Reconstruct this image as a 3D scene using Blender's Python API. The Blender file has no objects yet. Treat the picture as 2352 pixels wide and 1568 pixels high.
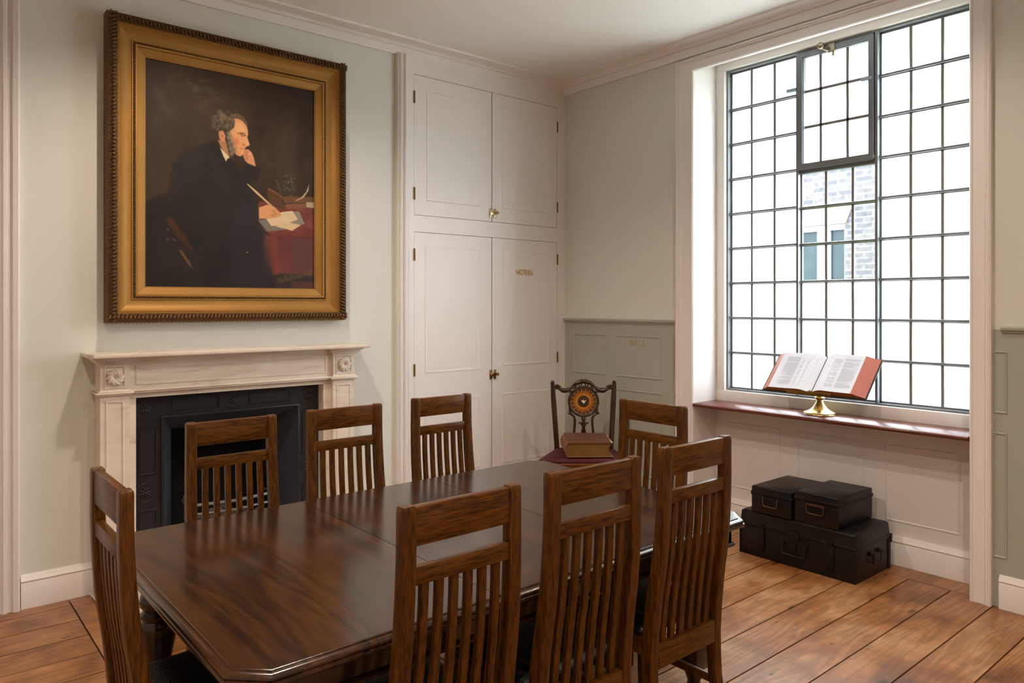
import bpy, bmesh, math, random
from mathutils import Vector, Matrix
random.seed(7)
PI = math.pi
SC = bpy.context.scene
COL = SC.collection

# ------------------------------------------------------------------ camera, world, lights, exposure
F_PX = 1695.0
YAW = math.atan2(2014, 1695)                     # angle of the view direction from +X
cd = bpy.data.cameras.new('camera'); cam = bpy.data.objects.new('camera', cd); COL.objects.link(cam)
cam.location = (0, 0, 1.6); cam.rotation_euler = (PI/2, 0, YAW - PI/2)
cd.sensor_width = 36.0; cd.lens = 36.0*F_PX/2352; cd.shift_y = -84.0/2352; cd.clip_start = 0.05
SC.camera = cam
SC.view_settings.view_transform = 'Standard'; SC.view_settings.look = 'None'
SC.view_settings.gamma = 1.0; SC.view_settings.use_curve_mapping = False
SC.view_settings.exposure = 0.42

W = bpy.data.worlds.new('world'); SC.world = W; W.use_nodes = True
nt = W.node_tree; bg = nt.nodes['Background']
bg.inputs[0].default_value = (0.86, 0.92, 1.0, 1); bg.inputs[1].default_value = 20.0

WARM = (1.0, 0.83, 0.68)
def spot(x, y, power, size=2.6, tx=None, ty=None, col=WARM, rad=0.05, z=3.40):
    l = bpy.data.lights.new('ceiling_spotlight', 'SPOT'); l.energy = power; l.color = col
    l.spot_size = size; l.spot_blend = 0.6; l.shadow_soft_size = rad
    o = bpy.data.objects.new('ceiling_spotlight', l); COL.objects.link(o); o.location = (x, y, z)
    if tx is not None:
        d = Vector((tx, ty, 1.2)) - Vector((x, y, z)); o.rotation_euler = d.to_track_quat('-Z', 'Y').to_euler()
    return o
def lamp(x, y, power, size=150, col=WARM, rad=0.045, z=3.47):
    """ceiling downlight"""
    l = bpy.data.lights.new('ceiling_downlight', 'SPOT'); l.energy = power; l.color = col; l.shadow_soft_size = rad
    l.spot_size = math.radians(size); l.spot_blend = 0.7
    o = bpy.data.objects.new('ceiling_downlight', l); COL.objects.link(o); o.location = (x, y, z)
lamp(1.40, 3.40, 84)
lamp(3.30, 1.75, 40)
lamp(0.15, 1.5, 92)
lamp(1.9, 0.3, 84)
lamp(0.0, -1.0, 62)
# window daylight is guided by a portal in the window opening (samples the sky only)
pl = bpy.data.lights.new('window_portal', 'AREA'); pl.shape = 'RECTANGLE'; pl.size = 1.75; pl.size_y = 2.45
pl.cycles.is_portal = True
po = bpy.data.objects.new('window_portal', pl); COL.objects.link(po); po.location = (4.90, 2.36, 2.16)
po.rotation_euler = (0, PI/2, 0)                  # emits towards -X

# ------------------------------------------------------------------ colour + materials
def lin(c):
    out = []
    for v in c[:3]:
        v = v/255.0
        out.append(v/12.92 if v <= 0.04045 else ((v+0.055)/1.055)**2.4)
    return (out[0], out[1], out[2], 1.0)
def newmat(name):
    m = bpy.data.materials.new(name); m.use_nodes = True
    n = m.node_tree; b = n.nodes['Principled BSDF']
    return m, n, b
def nd(n, t, **kw):
    x = n.nodes.new(t)
    for k, v in kw.items(): setattr(x, k, v)
    return x
def plain(name, rgb, rough=0.5, metal=0.0, coat=0.0, var=0.04, vscale=6.0, bump=0.0, bscale=60.0, spec=0.5):
    """paint / plastic / metal with slight tonal variation and optional fine bump"""
    m, n, b = newmat(name)
    tc = nd(n, 'ShaderNodeTexCoord'); no = nd(n, 'ShaderNodeTexNoise'); no.inputs['Scale'].default_value = vscale
    no.inputs['Detail'].default_value = 4
    n.links.new(tc.outputs['Object'], no.inputs['Vector'])
    mr = nd(n, 'ShaderNodeMapRange'); mr.inputs[3].default_value = 1-var; mr.inputs[4].default_value = 1+var
    n.links.new(no.outputs[0], mr.inputs[0])
    hs = nd(n, 'ShaderNodeHueSaturation'); hs.inputs['Color'].default_value = lin(rgb)
    n.links.new(mr.outputs[0], hs.inputs['Value']); n.links.new(hs.outputs[0], b.inputs['Base Color'])
    b.inputs['Roughness'].default_value = rough; b.inputs['Metallic'].default_value = metal
    b.inputs['Coat Weight'].default_value = coat; b.inputs['Coat Roughness'].default_value = 0.1
    b.inputs['Specular IOR Level'].default_value = spec
    if bump:
        n2 = nd(n, 'ShaderNodeTexNoise'); n2.inputs['Scale'].default_value = bscale
        n.links.new(tc.outputs['Object'], n2.inputs['Vector'])
        bp = nd(n, 'ShaderNodeBump'); bp.inputs['Strength'].default_value = bump; bp.inputs['Distance'].default_value = 0.01
        n.links.new(n2.outputs[0], bp.inputs['Height']); n.links.new(bp.outputs[0], b.inputs['Normal'])
    return m
def wood(name, dark, light, axis='z', scale=1.0, rough=0.3, coat=0.35, contrast=1.0, rnd=True, spec=0.5, coatr=0.12):
    m, n, b = newmat(name)
    tc = nd(n, 'ShaderNodeTexCoord'); oi = nd(n, 'ShaderNodeObjectInfo')
    add = nd(n, 'ShaderNodeVectorMath', operation='ADD')
    sc = nd(n, 'ShaderNodeVectorMath', operation='SCALE'); sc.inputs['Scale'].default_value = 23.0 if rnd else 0.0
    cmb = nd(n, 'ShaderNodeCombineXYZ')
    for i in range(3): n.links.new(oi.outputs['Random'], cmb.inputs[i])
    n.links.new(cmb.outputs[0], sc.inputs[0]); n.links.new(tc.outputs['Object'], add.inputs[0]); n.links.new(sc.outputs[0], add.inputs[1])
    mp = nd(n, 'ShaderNodeMapping')
    s = {'x': (0.9, 9, 9), 'y': (9, 0.9, 9), 'z': (9, 9, 0.9)}[axis]
    mp.inputs['Scale'].default_value = tuple(v*scale for v in s)
    n.links.new(add.outputs[0], mp.inputs['Vector'])
    n1 = nd(n, 'ShaderNodeTexNoise'); n1.inputs['Scale'].default_value = 1.1; n1.inputs['Detail'].default_value = 3
    n1.inputs['Distortion'].default_value = 0.6
    n.links.new(mp.outputs[0], n1.inputs['Vector'])
    # growth rings: a sine of the noise
    mul = nd(n, 'ShaderNodeMath', operation='MULTIPLY'); mul.inputs[1].default_value = 34.0
    n.links.new(n1.outputs[0], mul.inputs[0])
    sn = nd(n, 'ShaderNodeMath', operation='SINE'); n.links.new(mul.outputs[0], sn.inputs[0])
    n2 = nd(n, 'ShaderNodeTexNoise'); n2.inputs['Scale'].default_value = 14; n2.inputs['Detail'].default_value = 5
    n.links.new(mp.outputs[0], n2.inputs['Vector'])
    a1 = nd(n, 'ShaderNodeMath', operation='MULTIPLY_ADD'); a1.inputs[1].default_value = 0.16*contrast; a1.inputs[2].default_value = 0.0
    n.links.new(sn.outputs[0], a1.inputs[0])
    a2 = nd(n, 'ShaderNodeMath', operation='ADD'); n.links.new(a1.outputs[0], a2.inputs[0]); n.links.new(n2.outputs[0], a2.inputs[1])
    cr = nd(n, 'ShaderNodeValToRGB'); cr.color_ramp.elements[0].position = 0.28; cr.color_ramp.elements[1].position = 0.78
    cr.color_ramp.elements[0].color = lin(dark); cr.color_ramp.elements[1].color = lin(light)
    n.links.new(a2.outputs[0], cr.inputs[0]); n.links.new(cr.outputs[0], b.inputs['Base Color'])
    b.inputs['Roughness'].default_value = rough; b.inputs['Coat Weight'].default_value = coat
    b.inputs['Coat Roughness'].default_value = coatr; b.inputs['Specular IOR Level'].default_value = spec
    bp = nd(n, 'ShaderNodeBump'); bp.inputs['Strength'].default_value = 0.08; bp.inputs['Distance'].default_value = 0.004
    n.links.new(n2.outputs[0], bp.inputs['Height']); n.links.new(bp.outputs[0], b.inputs['Normal'])
    return m

M_WALL = plain('pale_green_wall_paint', (222, 222, 213), 0.75, var=0.015, vscale=1.5)
M_DADO = plain('sage_green_panel_paint', (172, 174, 161), 0.6, var=0.02, vscale=2)
M_WHITE = plain('cream_white_joinery_paint', (238, 233, 229), 0.42, var=0.012, vscale=2)
M_CEIL = plain('white_ceiling_paint', (247, 245, 242), 0.85, var=0.01)
M_CHAIR_V = wood('dark_oak_upright', (50, 24, 3), (112, 66, 12), 'z', 1.6, 0.36, 0.08, contrast=0.5, spec=0.32)
M_CHAIR_H = wood('dark_oak_rail', (52, 25, 3), (118, 70, 13), 'x', 1.6, 0.36, 0.08, contrast=0.5, spec=0.32)
M_TABLE = wood('polished_table_top_wood', (35, 18, 8), (74, 43, 19), 'y', 0.55, 0.22, 0.4, contrast=1.1, spec=0.4, rnd=False, coatr=0.16)
M_TABLE_D = wood('dark_table_base_wood', (20, 7, 3), (42, 17, 8), 'x', 1.0, 0.25, 0.5, contrast=0.6)
M_SILL = wood('red_mahogany_sill_wood', (84, 36, 20), (118, 58, 36), 'y', 1.0, 0.3, 0.3, contrast=0.4)
M_CARVED = wood('dark_carved_chair_wood', (38, 18, 8), (72, 38, 20), 'z', 2.0, 0.3, 0.3)
M_CARVED_L = wood('carved_seat_rail_wood', (110, 55, 22), (160, 88, 40), 'x', 1.0, 0.3, 0.4)
M_LEATHER = plain('black_leather', (14, 13, 15), 0.42, bump=0.25, bscale=180, var=0.1)
M_VELVET = plain('maroon_velvet', (74, 10, 22), 0.85, bump=0.3, bscale=220, var=0.2, vscale=25)
M_BRASS = plain('polished_brass', (192, 174, 126), 0.28, metal=1.0, var=0.08, vscale=20)
M_BRASS_D = plain('aged_brass', (140, 108, 58), 0.35, metal=1.0, var=0.2, vscale=40)
M_IRON = plain('black_leaded_cast_iron', (38, 36, 38), 0.36, var=0.12, vscale=8, bump=0.15, bscale=90)
M_IRON_G = plain('grey_iron_cheek', (58, 62, 70), 0.4, var=0.1, vscale=5)
M_SOOT_SHADE = plain('soot_and_shade_black', (12, 10, 10), 0.9)  # soot in the fire chamber; painted shade behind the cupboard doors
M_ASH = plain('ash_grey_coal', (84, 78, 74), 0.85, bump=0.6, bscale=40, var=0.4, vscale=30)
M_STEEL = plain('grey_window_steel', (116, 120, 124), 0.4, metal=0.1, var=0.08)
M_LEAD = plain('dull_lead_came', (124, 122, 118), 0.5, metal=0.1, var=0.1)
M_NICKEL = plain('tarnished_nickel', (150, 140, 120), 0.3, metal=1.0, var=0.1)
M_PLASTIC = plain('pale_blue_grey_plastic', (150, 165, 180), 0.5)
M_GOLD = plain('gilded_frame_gold', (164, 120, 58), 0.52, metal=0.4, var=0.16, vscale=5, spec=0.4)
M_GOLD_D = plain('darkened_carved_gilding', (104, 74, 38), 0.5, metal=0.45, var=0.35, vscale=45, bump=0.8, bscale=90)
M_PAPER = plain('white_book_paper', (224, 227, 236), 0.8, var=0.02)
M_INK = plain('grey_printing_ink', (160, 164, 178), 0.9)
M_EDGE = plain('brown_page_edges', (150, 92, 50), 0.6, var=0.15, vscale=40)
M_RED = plain('red_page_edges', (180, 98, 80), 0.5, var=0.1, vscale=20)
M_COVER = plain('dark_book_cover', (54, 52, 50), 0.5)
M_CALF = plain('worn_brown_leather', (98, 56, 36), 0.42, var=0.3, vscale=14, bump=0.3, bscale=60)
M_GILT = plain('dulled_gilt_page_edges', (124, 92, 44), 0.42, metal=0.3, var=0.2, vscale=14)
M_GILTTXT = plain('gold_leaf_lettering', (205, 165, 85), 0.5, metal=0.2)
M_FADETXT = plain('faded_gold_lettering', (170, 156, 112), 0.7)
M_DARKGAP = plain('dark_floor_gap', (22, 14, 8), 0.9)

def marble():
    m, n, b = newmat('veined_cream_marble')
    tc = nd(n, 'ShaderNodeTexCoord'); mp = nd(n, 'ShaderNodeMapping'); mp.inputs['Scale'].default_value = (0.8, 2.4, 4.0)
    mp.inputs['Rotation'].default_value = (0, 0.08, 0.05)
    n.links.new(tc.outputs['Object'], mp.inputs[0])
    no = nd(n, 'ShaderNodeTexNoise'); no.inputs['Scale'].default_value = 2.2; no.inputs['Detail'].default_value = 8
    no.inputs['Distortion'].default_value = 1.4; no.inputs['Roughness'].default_value = 0.62
    n.links.new(mp.outputs[0], no.inputs['Vector'])
    cr = nd(n, 'ShaderNodeValToRGB')
    e = cr.color_ramp.elements; e[0].position = 0.30; e[0].color = lin((206, 190, 172)); e[1].position = 0.66; e[1].color = lin((238, 227, 212))
    k = e.new(0.44); k.color = lin((228, 214, 197))
    n.links.new(no.outputs[0], cr.inputs[0]); n.links.new(cr.outputs[0], b.inputs['Base Color'])
    b.inputs['Roughness'].default_value = 0.3
    return m
M_MARBLE = marble()

def tin():
    m, n, b = newmat('black_japanned_tin')
    tc = nd(n, 'ShaderNodeTexCoord'); no = nd(n, 'ShaderNodeTexNoise'); no.inputs['Scale'].default_value = 9; no.inputs['Detail'].default_value = 9
    no.inputs['Roughness'].default_value = 0.72
    n.links.new(tc.outputs['Object'], no.inputs['Vector'])
    cr = nd(n, 'ShaderNodeValToRGB'); e = cr.color_ramp.elements
    e[0].position = 0.60; e[0].color = lin((14, 10, 8)); e[1].position = 0.78; e[1].color = lin((96, 68, 44))
    n.links.new(no.outputs[0], cr.inputs[0]); n.links.new(cr.outputs[0], b.inputs['Base Color'])
    n2 = nd(n, 'ShaderNodeTexNoise'); n2.inputs['Scale'].default_value = 5
    n.links.new(tc.outputs['Object'], n2.inputs['Vector'])
    mr = nd(n, 'ShaderNodeMapRange'); mr.inputs[3].default_value = 0.28; mr.inputs[4].default_value = 0.6
    n.links.new(n2.outputs[0], mr.inputs[0]); n.links.new(mr.outputs[0], b.inputs['Roughness'])
    bp = nd(n, 'ShaderNodeBump'); bp.inputs['Strength'].default_value = 0.3; bp.inputs['Distance'].default_value = 0.006
    n.links.new(n2.outputs[0], bp.inputs['Height']); n.links.new(bp.outputs[0], b.inputs['Normal'])
    return m
M_TIN = tin(); M_TIN.node_tree.nodes['Principled BSDF'].inputs['Specular IOR Level'].default_value = 0.35

def floorboards():
    """old pine boards: colour per board, long grain, knots and stains"""
    m, n, b = newmat('old_pine_floorboards')
    tc = nd(n, 'ShaderNodeTexCoord'); at = nd(n, 'ShaderNodeAttribute'); at.attribute_name = 'board'
    sc = nd(n, 'ShaderNodeVectorMath', operation='SCALE'); sc.inputs['Scale'].default_value = 31.0
    n.links.new(at.outputs['Color'], sc.inputs[0])
    add = nd(n, 'ShaderNodeVectorMath', operation='ADD'); n.links.new(tc.outputs['Object'], add.inputs[0]); n.links.new(sc.outputs[0], add.inputs[1])
    mp = nd(n, 'ShaderNodeMapping'); mp.inputs['Scale'].default_value = (0.42, 3.4, 1)
    n.links.new(add.outputs[0], mp.inputs[0])
    n1 = nd(n, 'ShaderNodeTexNoise'); n1.inputs['Scale'].default_value = 1.7; n1.inputs['Detail'].default_value = 3; n1.inputs['Distortion'].default_value = 0.9
    n.links.new(mp.outputs[0], n1.inputs['Vector'])
    mu = nd(n, 'ShaderNodeMath', operation='MULTIPLY'); mu.inputs[1].default_value = 60.0; n.links.new(n1.outputs[0], mu.inputs[0])
    sn = nd(n, 'ShaderNodeMath', operation='SINE'); n.links.new(mu.outputs[0], sn.inputs[0])
    mr = nd(n, 'ShaderNodeMapRange'); mr.inputs[1].default_value = -1; mr.inputs[3].default_value = 0.76; mr.inputs[4].default_value = 1.06
    n.links.new(sn.outputs[0], mr.inputs[0])
    n3 = nd(n, 'ShaderNodeTexNoise'); n3.inputs['Scale'].default_value = 2.6; n3.inputs['Detail'].default_value = 6; n3.inputs['Roughness'].default_value = 0.6
    n.links.new(add.outputs[0], n3.inputs['Vector'])
    cr = nd(n, 'ShaderNodeValToRGB'); e = cr.color_ramp.elements
    e[0].position = 0.30; e[0].color = lin((118, 66, 22)); e[1].position = 0.68; e[1].color = lin((212, 162, 116))
    k = e.new(0.5); k.color = lin((184, 122, 68))
    n.links.new(n3.outputs[0], cr.inputs[0])
    # knots
    vo = nd(n, 'ShaderNodeTexVoronoi'); vo.voronoi_dimensions = '2D'; vo.inputs['Scale'].default_value = 1.9
    mp2 = nd(n, 'ShaderNodeMapping'); mp2.inputs['Scale'].default_value = (1.0, 2.0, 1)
    n.links.new(add.outputs[0], mp2.inputs[0]); n.links.new(mp2.outputs[0], vo.inputs['Vector'])
    kr = nd(n, 'ShaderNodeMapRange'); kr.inputs[1].default_value = 0.5; kr.inputs[2].default_value = 1.3; kr.inputs[3].default_value = 0.34; kr.inputs[4].default_value = 1.0
    sk = nd(n, 'ShaderNodeSeparateColor'); n.links.new(vo.outputs['Color'], sk.inputs[0])
    kp = nd(n, 'ShaderNodeMath', operation='POWER'); kp.inputs[1].default_value = 3.0; n.links.new(sk.outputs[0], kp.inputs[0])
    ks = nd(n, 'ShaderNodeMath', operation='MULTIPLY_ADD'); ks.inputs[1].default_value = 0.085; ks.inputs[2].default_value = 0.006; n.links.new(kp.outputs[0], ks.inputs[0])
    kd = nd(n, 'ShaderNodeMath', operation='DIVIDE'); n.links.new(vo.outputs['Distance'], kd.inputs[0]); n.links.new(ks.outputs[0], kd.inputs[1])
    n.links.new(kd.outputs[0], kr.inputs[0])
    n4 = nd(n, 'ShaderNodeTexNoise'); n4.inputs['Scale'].default_value = 22; n4.inputs['Detail'].default_value = 4
    n.links.new(mp.outputs[0], n4.inputs['Vector'])
    m4 = nd(n, 'ShaderNodeMapRange'); m4.inputs[3].default_value = 0.72; m4.inputs[4].default_value = 1.22
    n.links.new(n4.outputs[0], m4.inputs[0])
    sx = nd(n, 'ShaderNodeSeparateXYZ'); n.links.new(at.outputs['Vector'], sx.inputs[0])
    mb = nd(n, 'ShaderNodeMapRange'); mb.inputs[3].default_value = 0.80; mb.inputs[4].default_value = 1.08
    n.links.new(sx.outputs[1], mb.inputs[0])
    last = None
    for s in (mr, kr, m4, mb):
        if last is None: last = s.outputs[0]; continue
        mm = nd(n, 'ShaderNodeMath', operation='MULTIPLY'); n.links.new(last, mm.inputs[0]); n.links.new(s.outputs[0], mm.inputs[1]); last = mm.outputs[0]
    hs = nd(n, 'ShaderNodeHueSaturation'); n.links.new(cr.outputs[0], hs.inputs['Color']); n.links.new(last, hs.inputs['Value'])
    n.links.new(hs.outputs[0], b.inputs['Base Color'])
    b.inputs['Roughness'].default_value = 0.36; b.inputs['Coat Weight'].default_value = 0.15; b.inputs['Coat Roughness'].default_value = 0.25
    bp = nd(n, 'ShaderNodeBump'); bp.inputs['Strength'].default_value = 0.25; bp.inputs['Distance'].default_value = 0.004
    n.links.new(n4.outputs[0], bp.inputs['Height']); n.links.new(bp.outputs[0], b.inputs['Normal'])
    return m
M_FLOOR = floorboards()

def glassmat(name, frosted):
    m = bpy.data.materials.new(name); m.use_nodes = True; n = m.node_tree; n.nodes.clear()
    out = nd(n, 'ShaderNodeOutputMaterial')
    tr = nd(n, 'ShaderNodeBsdfTransparent'); tr.inputs[0].default_value = (0.96, 0.97, 0.98, 1)
    gl = nd(n, 'ShaderNodeBsdfGlossy'); gl.inputs['Roughness'].default_value = 0.03
    mx = nd(n, 'ShaderNodeMixShader'); mx.inputs[0].default_value = 0.05
    if frosted:
        tl = nd(n, 'ShaderNodeBsdfTranslucent'); tl.inputs[0].default_value = (0.97, 0.97, 0.98, 1)
        m2 = nd(n, 'ShaderNodeMixShader'); m2.inputs[0].default_value = 0.88
        n.links.new(tr.outputs[0], m2.inputs[1]); n.links.new(tl.outputs[0], m2.inputs[2])
        n.links.new(m2.outputs[0], mx.inputs[1])
    else:
        n.links.new(tr.outputs[0], mx.inputs[1])
    n.links.new(gl.outputs[0], mx.inputs[2]); n.links.new(mx.outputs[0], out.inputs[0])
    return m
M_FROST = glassmat('obscured_white_glass', True)
M_CLEAR = glassmat('clear_old_glass', False)

def brickmat():
    m, n, b = newmat('pale_stock_brick')
    tc = nd(n, 'ShaderNodeTexCoord'); sp = nd(n, 'ShaderNodeSeparateXYZ'); cb = nd(n, 'ShaderNodeCombineXYZ')
    n.links.new(tc.outputs['Object'], sp.inputs[0]); n.links.new(sp.outputs[1], cb.inputs[0]); n.links.new(sp.outputs[2], cb.inputs[1])
    br = nd(n, 'ShaderNodeTexBrick'); br.inputs['Scale'].default_value = 1.0
    br.inputs['Color1'].default_value = lin((62, 60, 58)); br.inputs['Color2'].default_value = lin((40, 43, 50)); br.inputs['Mortar'].default_value = lin((70, 69, 67))
    br.inputs['Brick Width'].default_value = 0.225; br.inputs['Row Height'].default_value = 0.075; br.inputs['Mortar Size'].default_value = 0.012
    br.inputs['Bias'].default_value = -0.2
    n.links.new(cb.outputs[0], br.inputs['Vector'])
    no = nd(n, 'ShaderNodeTexNoise'); no.inputs['Scale'].default_value = 14; no.inputs['Detail'].default_value = 5
    n.links.new(tc.outputs['Object'], no.inputs['Vector'])
    mr = nd(n, 'ShaderNodeMapRange'); mr.inputs[1].default_value = 0.3; mr.inputs[2].default_value = 0.5; mr.inputs[3].default_value = 0.55; mr.inputs[4].default_value = 1.0
    n.links.new(no.outputs[0], mr.inputs[0])
    hs = nd(n, 'ShaderNodeHueSaturation'); n.links.new(br.outputs['Color'], hs.inputs['Color']); n.links.new(mr.outputs[0], hs.inputs['Value'])
    n.links.new(hs.outputs[0], b.inputs['Base Color']); b.inputs['Roughness'].default_value = 0.9
    return m
M_BRICK = brickmat()

# ------------------------------------------------------------------ geometry helpers
def box(bm, a, b, bev=0.0, seg=2):
    x0, y0, z0 = [min(a[i], b[i]) for i in range(3)]; x1, y1, z1 = [max(a[i], b[i]) for i in range(3)]
    v = [bm.verts.new(p) for p in ((x0,y0,z0),(x1,y0,z0),(x1,y1,z0),(x0,y1,z0),(x0,y0,z1),(x1,y0,z1),(x1,y1,z1),(x0,y1,z1))]
    fs = [bm.faces.new([v[i] for i in q]) for q in ((0,3,2,1),(4,5,6,7),(0,1,5,4),(1,2,6,5),(2,3,7,6),(3,0,4,7))]
    if bev > 0:
        ed = list({e for f in fs for e in f.edges})
        bmesh.ops.bevel(bm, geom=ed, offset=bev, segments=seg, profile=0.5, affect='EDGES')
def prism(bm, pts, fn, t0, t1, bev=0.0, seg=1):
    """2D outline pts extruded between t0 and t1; fn(u, v, t) -> world"""
    lo = [bm.verts.new(fn(u, v, t0)) for u, v in pts]; hi = [bm.verts.new(fn(u, v, t1)) for u, v in pts]
    fs = [bm.faces.new(lo[::-1]), bm.faces.new(hi)]
    k = len(pts)
    for i in range(k): fs.append(bm.faces.new((lo[i], lo[(i+1) % k], hi[(i+1) % k], hi[i])))
    if bev > 0:
        bmesh.ops.bevel(bm, geom=list(fs[1].edges)+list(fs[0].edges), offset=bev, segments=seg, profile=0.5, affect='EDGES')
def loft(bm, rings, closed=False, cap=True):
    """rings: list of equal length point loops"""
    vr = [[bm.verts.new(p) for p in r] for r in rings]; k = len(vr[0])
    rng = len(vr) if closed else len(vr)-1
    for i in range(rng):
        a = vr[i]; b = vr[(i+1) % len(vr)]
        for j in range(k): bm.faces.new((a[j], a[(j+1) % k], b[(j+1) % k], b[j]))
    if cap and not closed:
        bm.faces.new(vr[0][::-1]); bm.faces.new(vr[-1])
def rrect(w, d, r=0.006, seg=2):
    pts = []
    for cx, cy, a0 in ((w/2-r, d/2-r, 0), (-w/2+r, d/2-r, 90), (-w/2+r, -d/2+r, 180), (w/2-r, -d/2+r, 270)):
        for i in range(seg+1):
            a = math.radians(a0+90*i/seg); pts.append((cx+r*math.cos(a), cy+r*math.sin(a)))
    return pts
def tube(bm, pts, rad, seg=8, closed=False):
    pts = [Vector(p) for p in pts]; k = len(pts); rings = []
    up = Vector((0, 0, 1)); prev = None
    for i, p in enumerate(pts):
        if closed: t = (pts[(i+1) % k]-pts[i-1])
        else: t = pts[min(i+1, k-1)]-pts[max(i-1, 0)]
        t.normalize()
        s = t.cross(up) if prev is None else prev - t*prev.dot(t)
        if s.length < 1e-4: s = t.cross(Vector((1, 0, 0)))
        s.normalize(); prev = s; q = t.cross(s)
        r = rad[i] if isinstance(rad, (list, tuple)) else rad
        rings.append([p + s*r*math.cos(2*PI*j/seg) + q*r*math.sin(2*PI*j/seg) for j in range(seg)])
    loft(bm, rings, closed)
def lathe(bm, prof, c=(0, 0, 0), seg=24, fn=None):
    """prof: (radius, height) pairs"""
    rings = []
    for r, h in prof:
        ring = []
        for j in range(seg):
            a = 2*PI*j/seg; p = (r*math.cos(a), r*math.sin(a), h)
            ring.append(fn(*p) if fn else (c[0]+p[0], c[1]+p[1], c[2]+p[2]))
        rings.append(ring)
    loft(bm, rings)
def sphere(bm, c, r, sx=1, sy=1, sz=1, u=12, v=8):
    m = Matrix.Translation(c) @ Matrix.Diagonal((r*sx, r*sy, r*sz, 1))
    bmesh.ops.create_uvsphere(bm, u_segments=u, v_segments=v, radius=1.0, matrix=m)
def rect_mould(bm, fn, x0, x1, z0, z1, prof):
    """profile (inward offset, protrusion) mitred round a rectangle; fn(a, b, c) -> world"""
    rings = []
    for o, c in prof:
        rings.append([fn(x0+o, z0+o, c), fn(x1-o, z0+o, c), fn(x1-o, z1-o, c), fn(x0+o, z1-o, c)])
    loft(bm, rings, cap=False)
def path_mould(bm, path, prof, side=1, closed=False):
    """profile (outward offset, height) swept along a floor-plan path with mitres; side=+1 offsets to the left of travel"""
    k = len(path); rings = []
    P = [Vector((p[0], p[1])) for p in path]
    for i in range(k):
        a = P[i-1] if (closed or i > 0) else None; b = P[(i+1) % k] if (closed or i < k-1) else None
        n = []
        if a is not None: d = (P[i]-a).normalized(); n.append(Vector((-d.y, d.x))*side)
        if b is not None: d = (b-P[i]).normalized(); n.append(Vector((-d.y, d.x))*side)
        if len(n) == 2: s = (n[0]+n[1]); s = s/(s.dot(n[0]))
        else: s = n[0]
        rings.append([(P[i].x+s.x*o, P[i].y+s.y*o, z) for o, z in prof])
    loft(bm, rings, closed)
def fixn(bm): bmesh.ops.recalc_face_normals(bm, faces=bm.faces[:])
def obj(name, bm, mat, parent=None, smooth=True, ang=35, loc=None):
    fixn(bm); me = bpy.data.meshes.new(name); bm.to_mesh(me); bm.free()
    mats = mat if isinstance(mat, (list, tuple)) else [mat]
    for x in mats: me.materials.append(x)
    if smooth:
        for p in me.polygons: p.use_smooth = True
        try: me.set_sharp_from_angle(angle=math.radians(ang))
        except Exception: pass
    o = bpy.data.objects.new(name, me); COL.objects.link(o)
    if parent: o.parent = parent
    if loc: o.location = loc
    return o
def B(): return bmesh.new()
def thing(name, label, cat, loc=(0, 0, 0), rz=0.0, group=None):
    o = bpy.data.objects.new(name, None); COL.objects.link(o); o.location = loc; o.rotation_euler = (0, 0, rz)
    o.empty_display_size = 0.1
    o['label'] = label; o['category'] = cat
    if group: o['group'] = group
    return o
def tag(o, label, cat, group=None):
    o['label'] = label; o['category'] = cat
    if group: o['group'] = group
    return o
def struct(o): o['kind'] = 'structure'; return o
def copy_tree(root, loc, rz, label, sx=1.0):
    r = root.copy(); COL.objects.link(r); r.location = loc; r.rotation_euler = (0, 0, rz); r.scale = (sx, 1, 1); r['label'] = label
    for ch in list(root.children):
        c = ch.copy(); COL.objects.link(c); c.parent = r
        for g in ch.children:
            d = g.copy(); COL.objects.link(d); d.parent = c
    return r
YA = 4.64; XB = 4.49; ZC = 3.52
XL = -1.9; YF = -2.4                                # walls behind / beside the camera
RX = 4.75                                           # back of the window recess
def TA(a, b, c): return (a, YA-c, b)                # wall A (fireplace wall): along X, up, out into the room
def TB(a, b, c): return (XB-c, a, b)                # wall B (window wall): along Y, up, out into the room
def TR(a, b, c): return (RX-c, a, b)                # back of the window recess
def quad(bm, pts): bm.faces.new([bm.verts.new(p) for p in pts])
def recessed_panel(bm, fn, a0, a1, b0, b1, w=0.014, d=0.006):
    """thin bead round a sunk panel"""
    rect_mould(bm, fn, a0, a1, b0, b1, [(0, 0.0), (0.002, d*0.7), (w*0.4, d), (w*0.75, d*0.5), (w, 0.0)])

# ------------------------------------------------------------------ room shell
FIRE = (1.053, 2.185, 1.078)                        # fireplace opening x0, x1, top
bm = B()
for a0, a1, b0, b1 in ((XL, FIRE[0], 0, ZC), (FIRE[1], XB, 0, ZC), (FIRE[0], FIRE[1], FIRE[2], ZC)):
    box(bm, TA(a0, b0, 0), TA(a1, b1, -0.14))
struct(obj('wall_back', bm, M_WALL, smooth=False))
REC = (1.465, 3.26, 3.40)                           # recess y0, y1, top
bm = B()
for a0, a1, b0, b1 in ((YF, REC[0]-0.02, 1.47, ZC), (REC[1]+0.02, YA+0.14, 1.47, ZC), (REC[0]-0.02, REC[1]+0.02, REC[2]+0.02, ZC)):
    box(bm, TB(a0, b0, 0), TB(a1, b1, -0.5))
struct(obj('wall_right', bm, M_WALL, smooth=False))
bm = B()
for a0, a1 in ((YF, REC[0]-0.02), (REC[1]+0.02, YA+0.14)):
    box(bm, TB(a0, 0, 0), TB(a1, 1.47, -0.5))
for p0, p1 in ((3.458, 3.41), (4.027, 3.564), (4.521, 4.132), (1.29, 1.36), (1.19, 0.72), (0.62, 0.1), (0.0, -0.6)):
    q0, q1 = min(p0, p1), max(p0, p1)
    recessed_panel(bm, TB, q0, q1, 1.025, 1.356); recessed_panel(bm, TB, q0, q1, 0.26, 0.925)
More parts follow.
